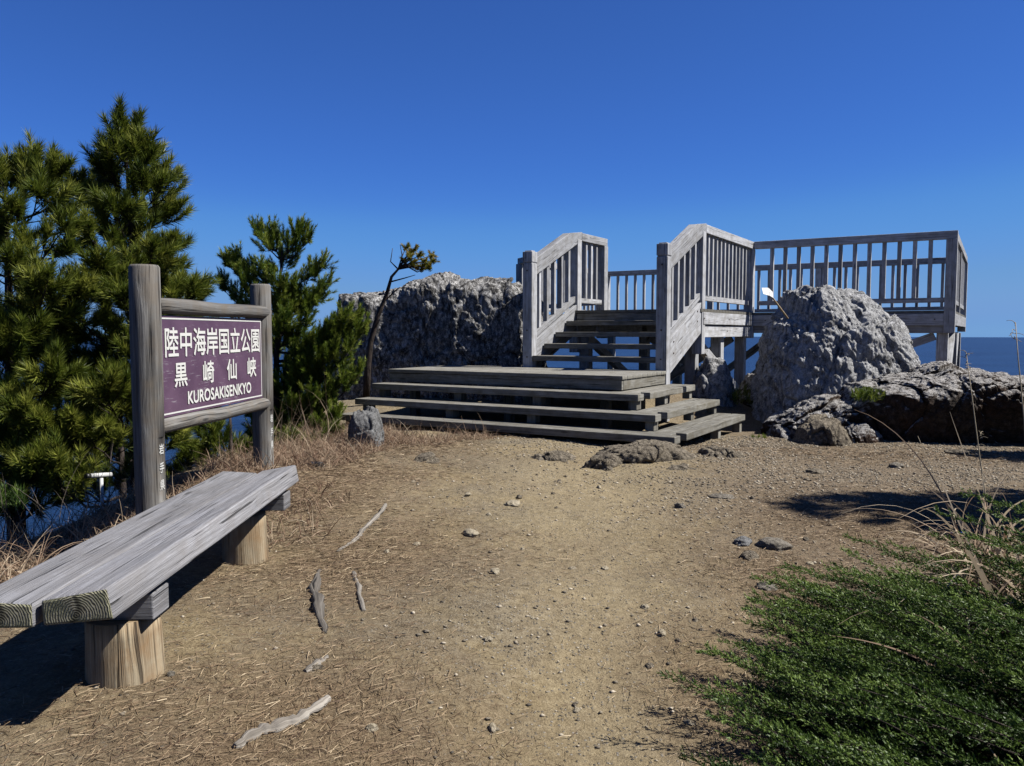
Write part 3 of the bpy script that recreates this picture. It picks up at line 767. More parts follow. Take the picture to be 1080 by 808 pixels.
def rock(name, outline, centre, depth, mat, n=60, pw_=2.6, amp=.08, freq=1.5, seed=0, lean=0, strata=0, ry=0, skewz=1.0, facets=0, shrink=1.0):
    """outline: real-size (x,z) points round the centre; depth: half thickness in y"""
    if n not in _cs: _cs[n] = cubesphere(n)
    D, F = _cs[n]; centre = np.array(centre, float)
    O = np.array(outline, float) - np.array([centre[0], centre[2]])
    th = np.arctan2(D[:, 2], D[:, 0]); rho = np.hypot(D[:, 0], D[:, 2])
    Rr = np.full(len(D), .05)
    cth, sth = np.cos(th), np.sin(th)
    for i in range(len(O)):
        ax, az = O[i]; bx, bz = O[(i + 1) % len(O)]
        ex, ez = bx - ax, bz - az; den = cth * ez - sth * ex
        with np.errstate(divide='ignore', invalid='ignore'):
            t = (ax * ez - az * ex) / den; s = (ax * sth - az * cth) / den
        ok = (t > 0) & (s >= -1e-6) & (s <= 1 + 1e-6); Rr = np.where(ok, np.maximum(Rr, t), Rr)
    nn = (rho ** pw_ + np.abs(D[:, 1]) ** pw_) ** (1 / pw_)
    c = rho / nn; s = D[:, 1] / nn
    Rr = Rr * shrink
    V = np.stack([Rr * cth * c, depth * s, Rr * sth * c], 1)
    V[:, 1] += lean * V[:, 2]
    nrm = V / (np.linalg.norm(V, axis=1)[:, None] + 1e-9)
    W_ = V + centre
    An = W_ * np.array([1.5, 1.2, .55]); An[:, 0] += W_[:, 2] * .35
    d = amp * .7 * fbm(W_ * freq, 4, seed) - amp * .8 * np.abs(fbm(An * freq * 2.6, 4, seed + 3)) - amp * .45 * np.abs(fbm(An * freq * 7, 3, seed + 4)) + amp * .2
    d += amp * .30 * fbm(W_ * freq * 9, 3, seed + 9) + .012 * (fbm(W_ * 14, 3, seed + 19) if n > 90 else 0)
    if strata: d += strata * np.abs(((W_[:, 0] * .5 + W_[:, 1] * .25 + .15 * fbm(W_ * 1.3, 3, seed + 5)) * 5) % 1 - .5)
    if facets:
        for fs, fa in ((freq * 1.1, 1.0), (freq * 2.6, .30), (freq * 6, .10)):
            wz = W_ * np.array([1, 1, .6]) * fs + .07 * fbm(W_ * fs * 3, 2, seed + 40)[:, None]
            pl, ed, hh = worley(wz, seed + 21); d += facets * fa * (pl * .9 + hh * .8) - facets * fa * .35 * np.clip(.10 - ed, 0, .1) * 10
    V = V + nrm * d[:, None]
    if ry:
        c_, s_ = math.cos(ry), math.sin(ry); V = V @ np.array([[c_, s_, 0], [-s_, c_, 0], [0, 0, 1]])
    return fastmesh(name, V + centre, F, mat, origin=tuple(centre), smooth=True)
def pxo(pts, y): return [(py(u, v, y).x, py(u, v, y).z) for u, v in pts]

o = rock('boulder', pxo([(797, 480), (799, 426), (808, 366), (818, 340), (838, 327), (842, 309), (856, 298), (872, 302), (890, 303), (911, 303), (923, 313), (936, 328), (951, 352), (961, 381), (963, 410), (965, 480)], 9.9), (3.95, 10.05, -.45), .85, M['boulder'], 170, 3.0, .075, 1.5, 3, lean=.18, strata=.04, facets=.085, shrink=.965)
tag(o, 'tall pale grey craggy boulder standing in front of the viewing deck', 'boulder')
o = rock('boulder', pxo([(340, 520), (345, 400), (362, 330), (366, 312), (385, 309), (410, 311), (432, 302), (455, 294), (466, 290), (482, 296), (505, 295), (525, 296), (548, 299), (566, 310), (575, 340), (578, 520)], 12.3), (-1.05, 12.85, -.45), .95, M['cliff'], 190, 8.0, .08, 1.3, 8, strata=.05, facets=.085, ry=-.14)
tag(o, 'broad lichen-speckled rock wall rising behind the left end of the steps', 'boulder')
o = rock('rock_outcrop', pxo([(868, 455), (885, 425), (905, 406), (940, 401), (972, 396), (992, 389), (1012, 388), (1040, 394), (1085, 400), (1130, 398), (1180, 410), (1210, 440), (1210, 500), (868, 500)], 8.9), (4.9, 9.3, -.95), .95, M['outcrop'], 170, 3.4, .06, 1.4, 13, lean=-.55, strata=.03, facets=.09)
tag(o, 'low dark rock outcrop with a pale lichen top right of the tall boulder', 'rock')
o = rock('rock', pxo([(806, 470), (815, 448), (832, 436), (850, 427), (880, 420), (912, 424), (915, 450), (900, 478), (806, 480)], 8.9), (3.35, 9.0, -1.05), .45, M['outcrop'], 70, 2.6, .03, 2.5, 17, facets=.09)
tag(o, 'dark jagged rock at the foot of the tall boulder', 'rock')
o = rock('rock', pxo([(838, 472), (846, 452), (862, 440), (878, 439), (890, 452), (900, 472)], 8.35), (3.25, 8.42, -1.12), .26, M['slab'], 50, 2.4, .015, 3, 19, facets=.05)
tag(o, 'brown rounded rock lying in front of the dark jagged rock', 'rock')
o = rock('rock', pxo([(893, 474), (900, 455), (918, 450), (934, 462), (940, 478)], 8.3), (3.62, 8.5, -1.15), .18, M['outcrop'], 40, 2.4, .02, 3, 23, facets=.05)
tag(o, 'small dark rock at the left foot of the low outcrop', 'rock')
o = rock('rock', pxo([(727, 440), (735, 395), (748, 378), (765, 380), (772, 395), (778, 430), (778, 450)], 10.7), (2.68, 10.9, -1.0), .4, M['boulder'], 60, 2.6, .04, 2.2, 27, facets=.09)
tag(o, 'pale jagged rock under the walkway beside the steps', 'rock')
o = rock('rock', pxo([(770, 470), (780, 420), (795, 395), (815, 400), (825, 470)], 11.2), (3.4, 11.3, -1.0), .5, M['outcrop'], 40, 2.6, .07, 2.2, 28)
tag(o, 'dark rock in the shade under the deck behind the tall boulder', 'rock')
o = rock('rock', pxo([(366, 480), (368, 455), (374, 436), (384, 431), (396, 434), (401, 450), (404, 480)], 7.3), (-1.33, 7.35, -.98), .17, M['palestone'], 50, 3.4, .01, 5, 33, facets=.03)
tag(o, 'upright pale grey stone at the left end of the lowest step', 'rock')
def slab(cx, cy, w, dpt, top, ang, lab, sd, mat='slab'):
    """low bedrock: wide flat faceted rock sunk in the dirt, rising `top` above it"""
    zg = g1(cx, cy); h = .14
    out = [(cx + w * .5 * c, zg - h + top + h * q) for c, q in ((-1.0, -.6), (-.92, .25), (-.6, .75), (-.15, .95), (.3, 1.0), (.7, .7), (.95, .3), (1.0, -.6), (0, -1.2))]
    o = rock('rock', out, (cx, cy, zg - h + top), dpt, M[mat], 60, 4.0, .016, 3.0, sd, facets=.075, ry=ang); tag(o, lab, 'rock')
slab(1.17, 7.02, 1.0, .27, .135, .15, 'flat grey bedrock ridge poking out in front of the lowest step corner', 41)
slab(.36, 6.95, .5, .15, .06, -.1, 'low grey rock slab in the dirt before the middle of the steps', 42)
slab(.74, 6.62, .36, .11, .065, -.35, 'dark pointed slab beside the bedrock ridge', 43)
slab(.33, 6.1, .26, .07, .035, -.55, 'small slanting grey slab poking out of the path', 44)
slab(1.32, 6.45, .56, .14, .035, .1, 'low bedrock slab below the right step corner', 45)
slab(-.75, 6.6, .34, .09, .03, .1, 'flat rock half buried in dry grass before the steps', 46)
slab(1.85, 7.0, .42, .12, .06, .2, 'narrow bedrock strip running right from the ridge', 47)

# ------------------------------------------------------------------ loose stones
def stone(u, v, size, mat, label, sq=.6, group=None, seed=0, zg=-1.15):
    p = pz(u, v, zg)
    for _ in range(3): p = pz(u, v, g1(p.x, p.y))
    n = 14
    if n not in _cs: _cs[n] = cubesphere(n)
    D, F = _cs[n]; V = D * np.array([1, .75 + .2 * math.sin(seed), sq]) * size / 2
    V = V * (1 + .35 * fbm(D * 1.4 + seed * 3.1, 3, seed)[:, None] + .12 * np.round(fbm(D * 2 + seed, 2, seed + 5) * 3)[:, None] / 3)
    a = seed * 1.7; c_, s_ = math.cos(a), math.sin(a); V = V @ np.array([[c_, s_, 0], [-s_, c_, 0], [0, 0, 1]])
    org = (p.x, p.y, p.z + size * sq * .06)
    o = fastmesh('stone', V + np.array(org), F, mat, origin=org); tag(o, label, 'stone', group); return o
named = [(522, 604, .055, 'stone', 'pale yellow angular stone in the middle of the path', .8),
    (541, 532, .10, 'stone', 'light grey stone on the path beyond the yellow one', .5), (497, 564, .11, 'stone', 'flat grey brown stone left of the path centre', .5),
    (392, 770, .045, 'stone', 'cream stone near the stick in the needle litter', .8), (717, 535, .085, 'darkstone', 'dark grey stone right of the path centre', .6),
    (783, 573, .13, 'palestone', 'whitish stone at the litter edge above the juniper', .5), (815, 577, .17, 'darkstone', 'dark brown double stone beside the whitish one', .55),
    (790, 588, .10, 'slab', 'brown stone just below the whitish stone', .6), (808, 621, .10, 'darkstone', 'black stone below the dark double stone', .6),
    (791, 677, .035, 'leg', 'small orange stone beside the juniper tip', .6), (762, 525, .17, 'darkstone', 'flat dark stone on the right part of the path', .3),
    (733, 655, .04, 'slab', 'small brown stone on the lower path', .6), (860, 498, .16, 'slab', 'flat stone slab in the gravel below the boulder', .3),
    (945, 493, .12, 'darkstone', 'dark stone before the low outcrop', .6), (440, 575, .05, 'stone', 'small tan stone by the thin root', .6),
    (408, 583, .045, 'stone', 'tan pebble between the two short roots', .7), (333, 705, .05, 'slab', 'brown stone right of the litter patch near the bench', .5), (1010,478,.22,'slab','broad flat stone in the dirt under the outcrop overhang',.3),
    (180, 712, .028, 'darkstone', 'small black pebble by the near bench leg', .8)]
for i, (u, v, s_, m, lab, sq) in enumerate(named): stone(u, v, s_, M[m], lab, sq, None, i + 1)
rr = random.Random(5)
for i in range(50):
    u = rr.uniform(430, 860); v = 478 + 300 * rr.random() ** 1.5
    if v > 600 and u > 740: continue
    stone(u, v, rr.choice((.02, .025, .03, .04, .05)), M[rr.choice(('stone', 'stone', 'slab'))], 'small loose stone scattered on the dirt path', rr.uniform(.45, .8), 'loose stones on the path', i + 60)
# gravel (uncountable grains)
def gravel(n=30000):
    x = RS.uniform(-1.6, 5.2, n * 3); y = 1.7 + 7.2 * RS.rand(n * 3) ** .9
    l = litter_map(x, y); P_ = np.stack([x, y, x * 0], 1)
    dens = (1.05 - l) * (.35 + .65 * (fbm(P_ * .9, 3, 77) > -.15)) * np.clip(.25 + (x + .2) * .4, .08, 1) * (1 - .75 * trodden(x, y) * (y < 6))
    keep = RS.rand(n * 3) < dens; x = x[keep][:n]; y = y[keep][:n]; n = len(x)
    z = ground(x, y); s = .0028 + .0075 * RS.rand(n) ** 3 + .001 * y / 4
    B = np.array([(1, 0, 0), (0, 1, 0), (-1, 0, 0), (0, -1, 0), (0, 0, 1), (0, 0, -1)], float)
    V = B[None] * (1 + RS.uniform(-.35, .35, (n, 6, 1))) + RS.uniform(-.25, .25, (n, 6, 3))
    V[:, :, 2] *= .6; V *= s[:, None, None]; a = RS.uniform(0, 6.28, n); c_, s_ = np.cos(a)[:, None], np.sin(a)[:, None]
    X = V[:, :, 0] * c_ - V[:, :, 1] * s_; Y = V[:, :, 0] * s_ + V[:, :, 1] * c_
    V = np.stack([X * 1.2 + x[:, None], Y + y[:, None], V[:, :, 2] + (z + s * .25)[:, None]], 2)
    Fb = np.array([(0, 1, 4), (1, 2, 4), (2, 3, 4), (3, 0, 4), (1, 0, 5), (2, 1, 5), (3, 2, 5), (0, 3, 5)])
    F = (Fb[None] + (np.arange(n) * 6)[:, None, None]).reshape(-1, 3)
    o = fastmesh('gravel', V.reshape(-1, 3), F, M['gravel'], tint=np.repeat(RS.rand(n), 6)); tag(o, 'fine gravel grains strewn over the dirt path', None, None, 'stuff')
gravel()

# ------------------------------------------------------------------ ribbons (grass, needles)
def ribbons(base, direc, length, width, droop, seg=4, curl=None, tint=None, lateral=None):
    """base (n,3), direc (n,3) unit initial direction; droop (n,) gravity bending -> V,F,tint"""
    n = len(base); P_ = base.copy(); d = direc.copy(); pts = [P_.copy()]
    for k in range(seg):
        d = d + np.array([0, 0, -1.])[None] * (droop / seg)[:, None]
        if curl is not None: d = d + curl * (1.0 / seg)
        d /= np.linalg.norm(d, axis=1)[:, None]; P_ = P_ + d * (length / seg)[:, None]; pts.append(P_.copy())
    side = np.cross(direc, RS.normal(size=(n, 3)) if lateral is None else lateral); side /= np.linalg.norm(side, axis=1)[:, None] + 1e-9
    V = np.zeros((n, (seg + 1) * 2, 3))
    for k, p in enumerate(pts):
        w = width * (1 - .85 * (k / seg) ** 1.5)
        V[:, k * 2] = p - side * w[:, None] / 2; V[:, k * 2 + 1] = p + side * w[:, None] / 2
    Fb = np.array([(k * 2, k * 2 + 1, k * 2 + 3, k * 2 + 2) for k in range(seg)])
    F = (Fb[None] + (np.arange(n) * (seg + 1) * 2)[:, None, None]).reshape(-1, 4)
    t = np.repeat(tint if tint is not None else RS.rand(n), (seg + 1) * 2)
    return V.reshape(-1, 3), F, t
def join(parts):
    Vs, Fs, Ts, o = [], [], [], 0
    for V, F, T_ in parts: Vs.append(V); Fs.append(F + o); Ts.append(T_); o += len(V)
    return np.concatenate(Vs), np.concatenate(Fs), np.concatenate(Ts)

def needle_litter(n=115000):
    x = RS.uniform(-3.0, 4.6, n * 5); y = 1.5 + 7.0 * RS.rand(n * 5) ** 1.25
    l = litter_map(x, y); keep = RS.rand(n * 5) < np.clip(l * l * 1.15, 0.01, 1) * (edge_dist(x, y) < -.05)
    x = x[keep][:n]; y = y[keep][:n]; n = len(x); z = ground(x, y) + .001 + RS.rand(n) ** 2 * .012
    a = RS.uniform(0, 6.28, n) * .8 + .6 * fbm(np.stack([x, y, x * 0], 1) * 3, 2, 4); d = np.stack([np.cos(a), np.sin(a), RS.uniform(-.08, .22, n)], 1); d /= np.linalg.norm(d, axis=1)[:, None]
    cu = RS.normal(size=(n, 3)) * .25; cu[:, 2] *= .3
    V, F, T_ = ribbons(np.stack([x, y, z], 1), d, RS.uniform(.02, .075, n), RS.uniform(.0010, .0021, n) * (1 + .16 * y), RS.uniform(.05, .3, n), 2, cu, np.clip(RS.normal(.42, .22, n), 0, 1))
    o = fastmesh('needle_litter', V, F, M['straw'], tint=T_); tag(o, 'fallen brown pine needles and dead straw covering the dirt', None, None, 'stuff')
needle_litter()

def grass_patch(name, label, spots, n, hl, col='dry', width=(.003, .007), droop=(.8, 2.6), tilt=.9, kind='stuff', cat=None, seg=6, zoff=0, group=None, tmean=.5):
    """spots: list of (x,y,r) discs"""
    w = np.array([s[2] ** 2 * (s[3] if len(s) > 3 else 1) for s in spots]); idx = RS.choice(len(spots), n, p=w / w.sum())
    S = np.array([s[:3] for s in spots])[idx]; a = RS.uniform(0, 6.28, n); q = S[:, 2] * np.sqrt(RS.rand(n))
    x = S[:, 0] + q * np.cos(a); y = S[:, 1] + q * np.sin(a); z = ground(x, y) - .005 + zoff
    d = np.stack([RS.normal(0, tilt * .6, n), RS.normal(0, tilt * .6, n), np.ones(n)], 1); d /= np.linalg.norm(d, axis=1)[:, None]
    L = RS.uniform(hl[0], hl[1], n) * (.6 + .8 * RS.rand(n))
    V, F, T_ = ribbons(np.stack([x, y, z], 1), d, L, RS.uniform(*width, n), RS.uniform(*droop, n), seg, RS.normal(size=(n, 3)) * .5, np.clip(RS.normal(tmean, .25, n), 0, 1))
    org = (float(x.mean()), float(y.mean()), float(z.mean()))
    o = fastmesh(name, V, F, M[col], tint=T_, origin=org); tag(o, label, cat, group, kind); return o
grass_patch('dry_grass', 'tangled dry reddish grass along the slope between sign and steps', [(-1.95, 4.6, .25), (-1.9, 5.2, .35), (-1.75, 5.8, .45), (-1.6, 6.4, .4), (-1.45, 6.9, .35), (-1.0, 7.6, .4, .8), (-1.4, 7.9, .4), (-2.1, 6.5, .4), (-1.9, 7.3, .4), (-.45, 8.0, .3, .5), (-1.3, 5.0, .3, .35), (-1.25, 4.5, .22, .4), (-1.9, 8.8, .6)], 15000, (.06, .22), width=(.0025, .0065), tmean=.42)
grass_patch('dry_grass', 'dry straw grass along the cliff edge left of the sign', [(-2.7, 3.6, .5), (-2.6, 4.3, .4), (-2.3, 4.9, .35), (-2.9, 2.8, .6), (-2.15, 4.5, .3)], 6000, (.07, .26), tmean=.6)
grass_patch('dry_grass_tuft', 'tuft of arching straw blades at the foot of the near sign post', [(-1.78, 4.42, .07)], 60, (.15, .30), width=(.006, .011), droop=(1.2, 3), kind=None, cat='grass tuft', tmean=.75)
grass_patch('dry_grass_tuft', 'tall thin dry stalks between the far sign post and the upright pale stone', [(-1.95, 7.3, .45)], 60, (.3, .6), width=(.003, .006), droop=(.1, .9), tilt=.4, kind=None, cat='grass tuft', tmean=.6)
grass_patch('dry_grass_tuft', 'big tuft of arching dead blades growing out of the juniper', [(1.95, 3.3, .10), (2.05, 3.15, .10), (1.98, 3.0, .08), (2.08, 3.45, .12), (1.9, 2.85, .10)], 320, (.35, .75), zoff=.2, width=(.008, .017), droop=(1.4, 4.2), tilt=.85, kind=None, cat='grass tuft', seg=12, tmean=.75)
grass_patch('dry_grass_tuft', 'loose dead blades hanging over the front of the juniper', [(1.6, 2.6, .3)], 26, (.4, .7), zoff=.12, width=(.006, .010), droop=(1.0, 3.2), tilt=1.3, kind=None, cat='grass tuft', seg=12, tmean=.6)
grass_patch('bare_twigs', 'thin dark leafless shoots on the cliff edge beyond the bench', [(-2.75, 4.5, .35), (-3.1, 5.0, .4), (-2.4, 5.1, .3)], 160, (.2, .5), 'twig', (.003, .006), (.0, .5), .6, kind=None, cat='shrub', seg=5)

# tall weeds
def weed(pts, r, label, heads=()):
    tubes = [([Vector(p) for p in pts], [r * (1 - .6 * i / (len(pts) - 1)) for i in range(len(pts))], 6, 0)]
    for c, s_ in heads:
        for k in range(7):
            a = random.uniform(0, 6.28); q = [Vector(c) - EZ * s_ * random.uniform(0, 1.1)]
            d = Vector((math.cos(a), math.sin(a) * .6, random.uniform(.6, 1.6))).normalized(); cv = Vector((random.uniform(-.5, .5), random.uniform(-.5, .5), -random.uniform(.1, .5)))
            for j in range(6):
                d = (d + Vector((random.uniform(-.3, .3), random.uniform(-.3, .3), 0)) + cv).normalized(); q.append(q[-1] + d * s_ / 10)
            tubes.append((q, [r * .45 * (1 - .09 * i) for i in range(len(q))], 4, 0))
    mb_o = tube_obj('dry_weed_stalk', tubes, M['dryst'], None, tuple(pts[0])); tag(mb_o, label, 'weed')
M['dryst'] = flat('dry_stalk', (.30, .25, .17), .8)
def pth(uvs, y0, y1): return [py(u, v, y0 + (y1 - y0) * i / (len(uvs) - 1)) for i, (u, v) in enumerate(uvs)]
weed(pth([(1056, 640), (1048, 590), (1042, 540), (1033, 480), (1026, 425), (1019, 372)], 3.5, 3.7), .0042, 'tall dry weed stalk with a curled seed head against the sea', [(py(1019, 372, 3.7), .07), (py(1034, 455, 3.6), .06)])
weed(pth([(1090, 640), (1084, 540), (1080, 440), (1074, 380), (1071, 340)], 3.4, 3.6), .0042, 'taller dry weed stalk at the right edge above the outcrop', [(py(1071, 340, 3.6), .09)])
weed(pth([(1030, 640), (1018, 590), (1003, 545), (985, 500), (968, 460)], 3.5, 3.9), .0026, 'thin leaning grass stalk crossing the shaded ground', [])
weed(pth([(1062, 650), (1052, 600), (1040, 552), (1036, 500)], 3.4, 3.5), .0026, 'short dry stalk close behind the tall weed', [])

# ------------------------------------------------------------------ pines
def shoots_mesh(S, nl, npn, w, spread=(.55, 1.1), tb=.5):
    """S: list of (base, tip); needles bottle-brush"""
    A = np.array([tuple(s[0]) for s in S]); B = np.array([tuple(s[1]) for s in S]); n = len(S)
    L = np.linalg.norm(B - A, axis=1); k = npn
    idx = np.repeat(np.arange(n), k); m = len(idx); t = RS.rand(m) ** .75
    ax = ((B - A) / (L[:, None] + 1e-9))[idx]; p = A[idx] + (B - A)[idx] * t[:, None]
    r = RS.normal(size=(m, 3)); perp = r - ax * (r * ax).sum(1)[:, None]; perp /= np.linalg.norm(perp, axis=1)[:, None]
    al = RS.uniform(spread[0], spread[1], m) * (1 - .55 * t ** 3)
    d = ax * np.cos(al)[:, None] + perp * np.sin(al)[:, None]; d[:, 2] += .12; d /= np.linalg.norm(d, axis=1)[:, None]
    ln = nl * RS.uniform(.7, 1.15, m)
    side = np.cross(d, RS.normal(size=(m, 3))); side /= np.linalg.norm(side, axis=1)[:, None]
    V = np.stack([p - side * w / 2, p + side * w / 2, p + d * ln[:, None]], 1).reshape(-1, 3)
    F = np.arange(m * 3).reshape(-1, 3)
    st = np.clip(RS.normal(tb, .22, n), 0, 1)
    T_ = np.clip(st[idx] + RS.normal(0, .14, m) + .12 * (t - .5), 0, 1)
    return V, F, np.repeat(T_, 3)
def limb(start, tip, sag=.12, n=7):
    start = Vector(start); tip = Vector(tip); pts = []
    for i in range(n + 1):
        t = i / n; p = start.lerp(tip, t); p.z -= sag * math.sin(math.pi * t) * (tip - start).length
        if 0 < i < n: p += Vector((random.uniform(-1, 1), random.uniform(-1, 1), random.uniform(-1, 1))) * .02 * (tip - start).length
        pts.append(p)
    return pts
def pine(label, trunk, trad, tips, nl=.095, npn=85, w=.0068, shoot=.20, side=5.5, mat='pine', twig=.30, group=None, up=.5, tb=.45, spread=(.55, 1.25), cover=.8, drop=.10):
    base = Vector(trunk[0]); root = empty('pine_tree', base); tag(root, label, 'tree', group)
    tr = [Vector(p) for p in trunk]; tubes = [(tr, [max(.008, trad * (1 - .95 * i / (len(tr) - 1))) for i in range(len(tr))], 10, .06)]
    S = []
    def on_trunk(z):
        for i in range(len(tr) - 1):
            if tr[i].z <= z <= tr[i + 1].z: return tr[i].lerp(tr[i + 1], (z - tr[i].z) / (tr[i + 1].z - tr[i].z + 1e-9)), i
        return (tr[-1] * 1.0, len(tr) - 1) if z > tr[-1].z else (tr[0] * 1.0, 0)
    for tip in tips:
        tip = Vector(tip) - EZ * drop; best, _ = on_trunk(tip.z); hd = math.hypot(tip.x - best.x, tip.y - best.y)
        st, i = on_trunk(max(tr[0].z + .2, min(tr[-1].z - .1, tip.z - .15 - hd * random.uniform(.1, .45))))
        pts = limb(st, tip, random.uniform(.05, .16)); L = (tip - st).length
        r0 = min(trad * .35, .005 + .011 * L); tubes.append((pts, [r0 * (1 - .8 * j / (len(pts) - 1)) for j in range(len(pts))], 6, .05))
        axis_ = (tip - st).normalized(); lat0 = axis_.cross(EZ).normalized(); upv = lat0.cross(axis_)
        fin = (axis_ * .6 + EZ * up).normalized()
        S.append((pts[-1] - axis_ * shoot * .8, pts[-1] - axis_ * shoot * .1)); S.append((pts[-1] - axis_ * shoot * .2, pts[-1] + fin * shoot * .35))
        for a_ in range(3):
            dd = (fin + Vector((random.uniform(-1, 1), random.uniform(-1, 1), random.uniform(-.3, .6))) * .7).normalized(); S.append((pts[-1] - axis_ * shoot * .4, pts[-1] - axis_ * shoot * .4 + dd * shoot * random.uniform(.6, .9)))
        ns = max(4, int(side * L / .8))
        for q in range(ns):
            t = 1 - cover * (q + random.random()) / ns; f = t * (len(pts) - 1); j = min(int(f), len(pts) - 2); p = pts[j].lerp(pts[j + 1], f - j)
            for sgn in (-1, 0, 1):
                if random.random() < (.12 if sgn else .4): continue
                lat = lat0 * sgn if sgn else upv * random.choice((1, 1, -.7))
                d = (axis_ * random.uniform(.3, 1.0) + lat * random.uniform(.4, 1.1) + EZ * random.uniform(-.2, .6)).normalized()
                l = twig * random.uniform(.6, 1.2) * min(1.1, .12 + 1.15 * max(0, 1 - t) ** .65)
                e = p + d * l; e2 = e + (d + EZ * up * random.uniform(.5, 1.3)).normalized() * shoot * random.uniform(.35, .7)
                tubes.append(([p, p.lerp(e, .5) - EZ * .01, e, e2], [.005, .004, .003, .002], 4, 0))
                S.append((e.lerp(p, .5), e)); S.append((e, e2))
                for _k in range(2):
                    d3 = (d + lat * random.uniform(-.9, .9) + EZ * random.uniform(0, .9) * (up + .5)).normalized(); m_ = p.lerp(e, random.uniform(.3, .9)); S.append((m_, m_ + d3 * shoot * random.uniform(.5, .9)))
    V, F, T_ = shoots_mesh(S, nl, npn, w, spread, tb)
    fastmesh('crown', V, F, M[mat], root, origin=tuple(base), tint=T_)
    tube_obj('trunk', tubes, M['bark'], root, tuple(base)); print('PINE', len(S), len(F))
    return root
def scat(c, r, n, z0, z1, prof, seed):
    q = random.Random(seed); out = []
    for i in range(n):
        z = z0 + (z1 - z0) * ((i + q.random()) / n); a = q.uniform(0, 6.28) + i * 2.4; R_ = r * prof((z - z0) / (z1 - z0)) * q.uniform(.45, 1.0)
        out.append((c[0] + R_ * math.cos(a), c[1] + R_ * math.sin(a), z))
    return out
# big pine behind the bench
yb = 6.7
tips = [py(u, v, yb + dy) for u, v, dy in ((137, 135, 0), (130, 150, .1), (150, 150, -.1), (158, 178, .2), (172, 180, -.1), (178, 212, .2), (183, 248, 0), (160, 250, -.5), (200, 292, .2), (205, 300, -.2), (112, 165, -.1), (100, 190, .3), (120, 205, -.4), (150, 215, .4),
    (175, 290, -.3), (190, 340, .2), (170, 330, -.6), (90, 230, -.6), (105, 270, -.8), (130, 300, -.8), (80, 320, -.8), (150, 360, -.7), (120, 390, -.8), (90, 400, -.6), (60, 360, -.6), (180, 400, .3), (160, 440, .3), (100, 450, -.5), (190, 440, .6), (150, 480, .4), (210, 470, .6))]
tips += scat((-3.15, 6.9), .8, 15, -.8, .9, lambda t: 1 - .75 * t, 3)
pine('tall dense pine rising just behind the near sign post, its pointed top highest of all', [(-3.25, 6.75, -3.2), (-3.2, 6.75, -1.8), (-3.15, 6.72, -.8), (-3.12, 6.72, .3), (-3.14, 6.7, 1.0), (-3.16, 6.7, 1.5)], .085, tips, tb=.42)
yb = 6.2
tips = [py(u, v, yb + dy) for u, v, dy in ((4, 172, 0), (32, 168, .1), (66, 168, .2), (50, 190, -.2), (90, 185, .4), (20, 210, -.4), (70, 225, -.3), (-30, 180, 0), (-50, 240, 0), (10, 260, -.6), (50, 280, -.7), (85, 290, -.4), (20, 330, -.7), (60, 380, -.7), (0, 400, -.6), (-40, 330, -.5), (40, 430, -.7), (75, 450, -.6), (45, 478, -.9), (20, 465, -.8), (-20, 460, -.5))]
tips += scat((-3.85, 6.3), .85, 11, -.7, .8, lambda t: 1 - .55 * t, 5)
pine('broad dense pine at the left edge of the view behind the bench', [(-3.75, 5.95, -3.0), (-3.74, 6.0, -1.6), (-3.8, 6.1, -.6), (-3.85, 6.2, .4), (-3.85, 6.2, 1.1)], .09, tips, tb=.46)
pine('slender dark pine trunk with few low boughs between the two big pines', [(-2.95, 6.0, -2.6), (-2.9, 5.95, -1.5), (-2.93, 6.0, -.8), (-2.98, 6.1, -.1)], .05, [py(60, 475, 5.3), py(90, 440, 5.6), py(110, 400, 5.6), py(35, 470, 5.3), py(150, 420, 6.0), py(20, 420, 5.4)], tb=.55, side=6)
# pine behind the right sign post
yb = 9.6
tips = [py(u, v, yb + dy) for u, v, dy in ((268, 236, 0), (284, 240, .1), (318, 232, 0), (326, 245, .1), (300, 262, .2), (340, 272, 0), (347, 290, .1), (236, 268, 0), (246, 262, .1), (232, 292, 0), (255, 292, -.2), (275, 275, -.2), (295, 290, -.3), (310, 300, 0), (335, 310, 0), (325, 330, -.2), (300, 330, -.4),
    (368, 322, -.4), (378, 330, -.3), (384, 342, -.3), (355, 335, -.4), (372, 358, -.4), (350, 365, -.4), (380, 385, -.3), (360, 395, -.4), (335, 370, -.4), (330, 410, -.5), (355, 430, -.5), (310, 450, -.5), (290, 440, -.4), (250, 340, .1), (240, 400, .2), (340, 300, .2), (320, 385, -.4), (305, 420, -.5), (262,430,0),(276,400,0))]
tips += scat((-2.85, 9.7), .7, 22, -1.3, .5, lambda t: 1 - .5 * t, 9)
pine('bushy bright green pine behind the far sign post with finger-like upright shoots', [(-2.9, 9.7, -2.6), (-2.85, 9.65, -1.2), (-2.8, 9.6, -.2), (-2.75, 9.6, .5), (-2.72, 9.6, .95)], .06, tips, nl=.055, npn=85, w=.0062, shoot=.27, side=8.5, mat='pine2', twig=.15, up=1.9, tb=.5, spread=(.6, 1.2), cover=.8)
pine('low pine bush filling the slope under the sign', [(-2.6, 7.4, -2.2), (-2.6, 7.4, -1.2), (-2.6, 7.4, -.6)], .04, [py(u, v, 7.3 + dy) for u, v, dy in ((250, 470, .2), (225, 455, 0), (200, 465, -.2), (185, 490, -.3), (240, 490, 0), (215, 430, .2), (330, 470, .6), (310, 455, .7), (350, 450, .8), (170, 500, -.4))], nl=.07, side=8, mat='pine', tb=.25)
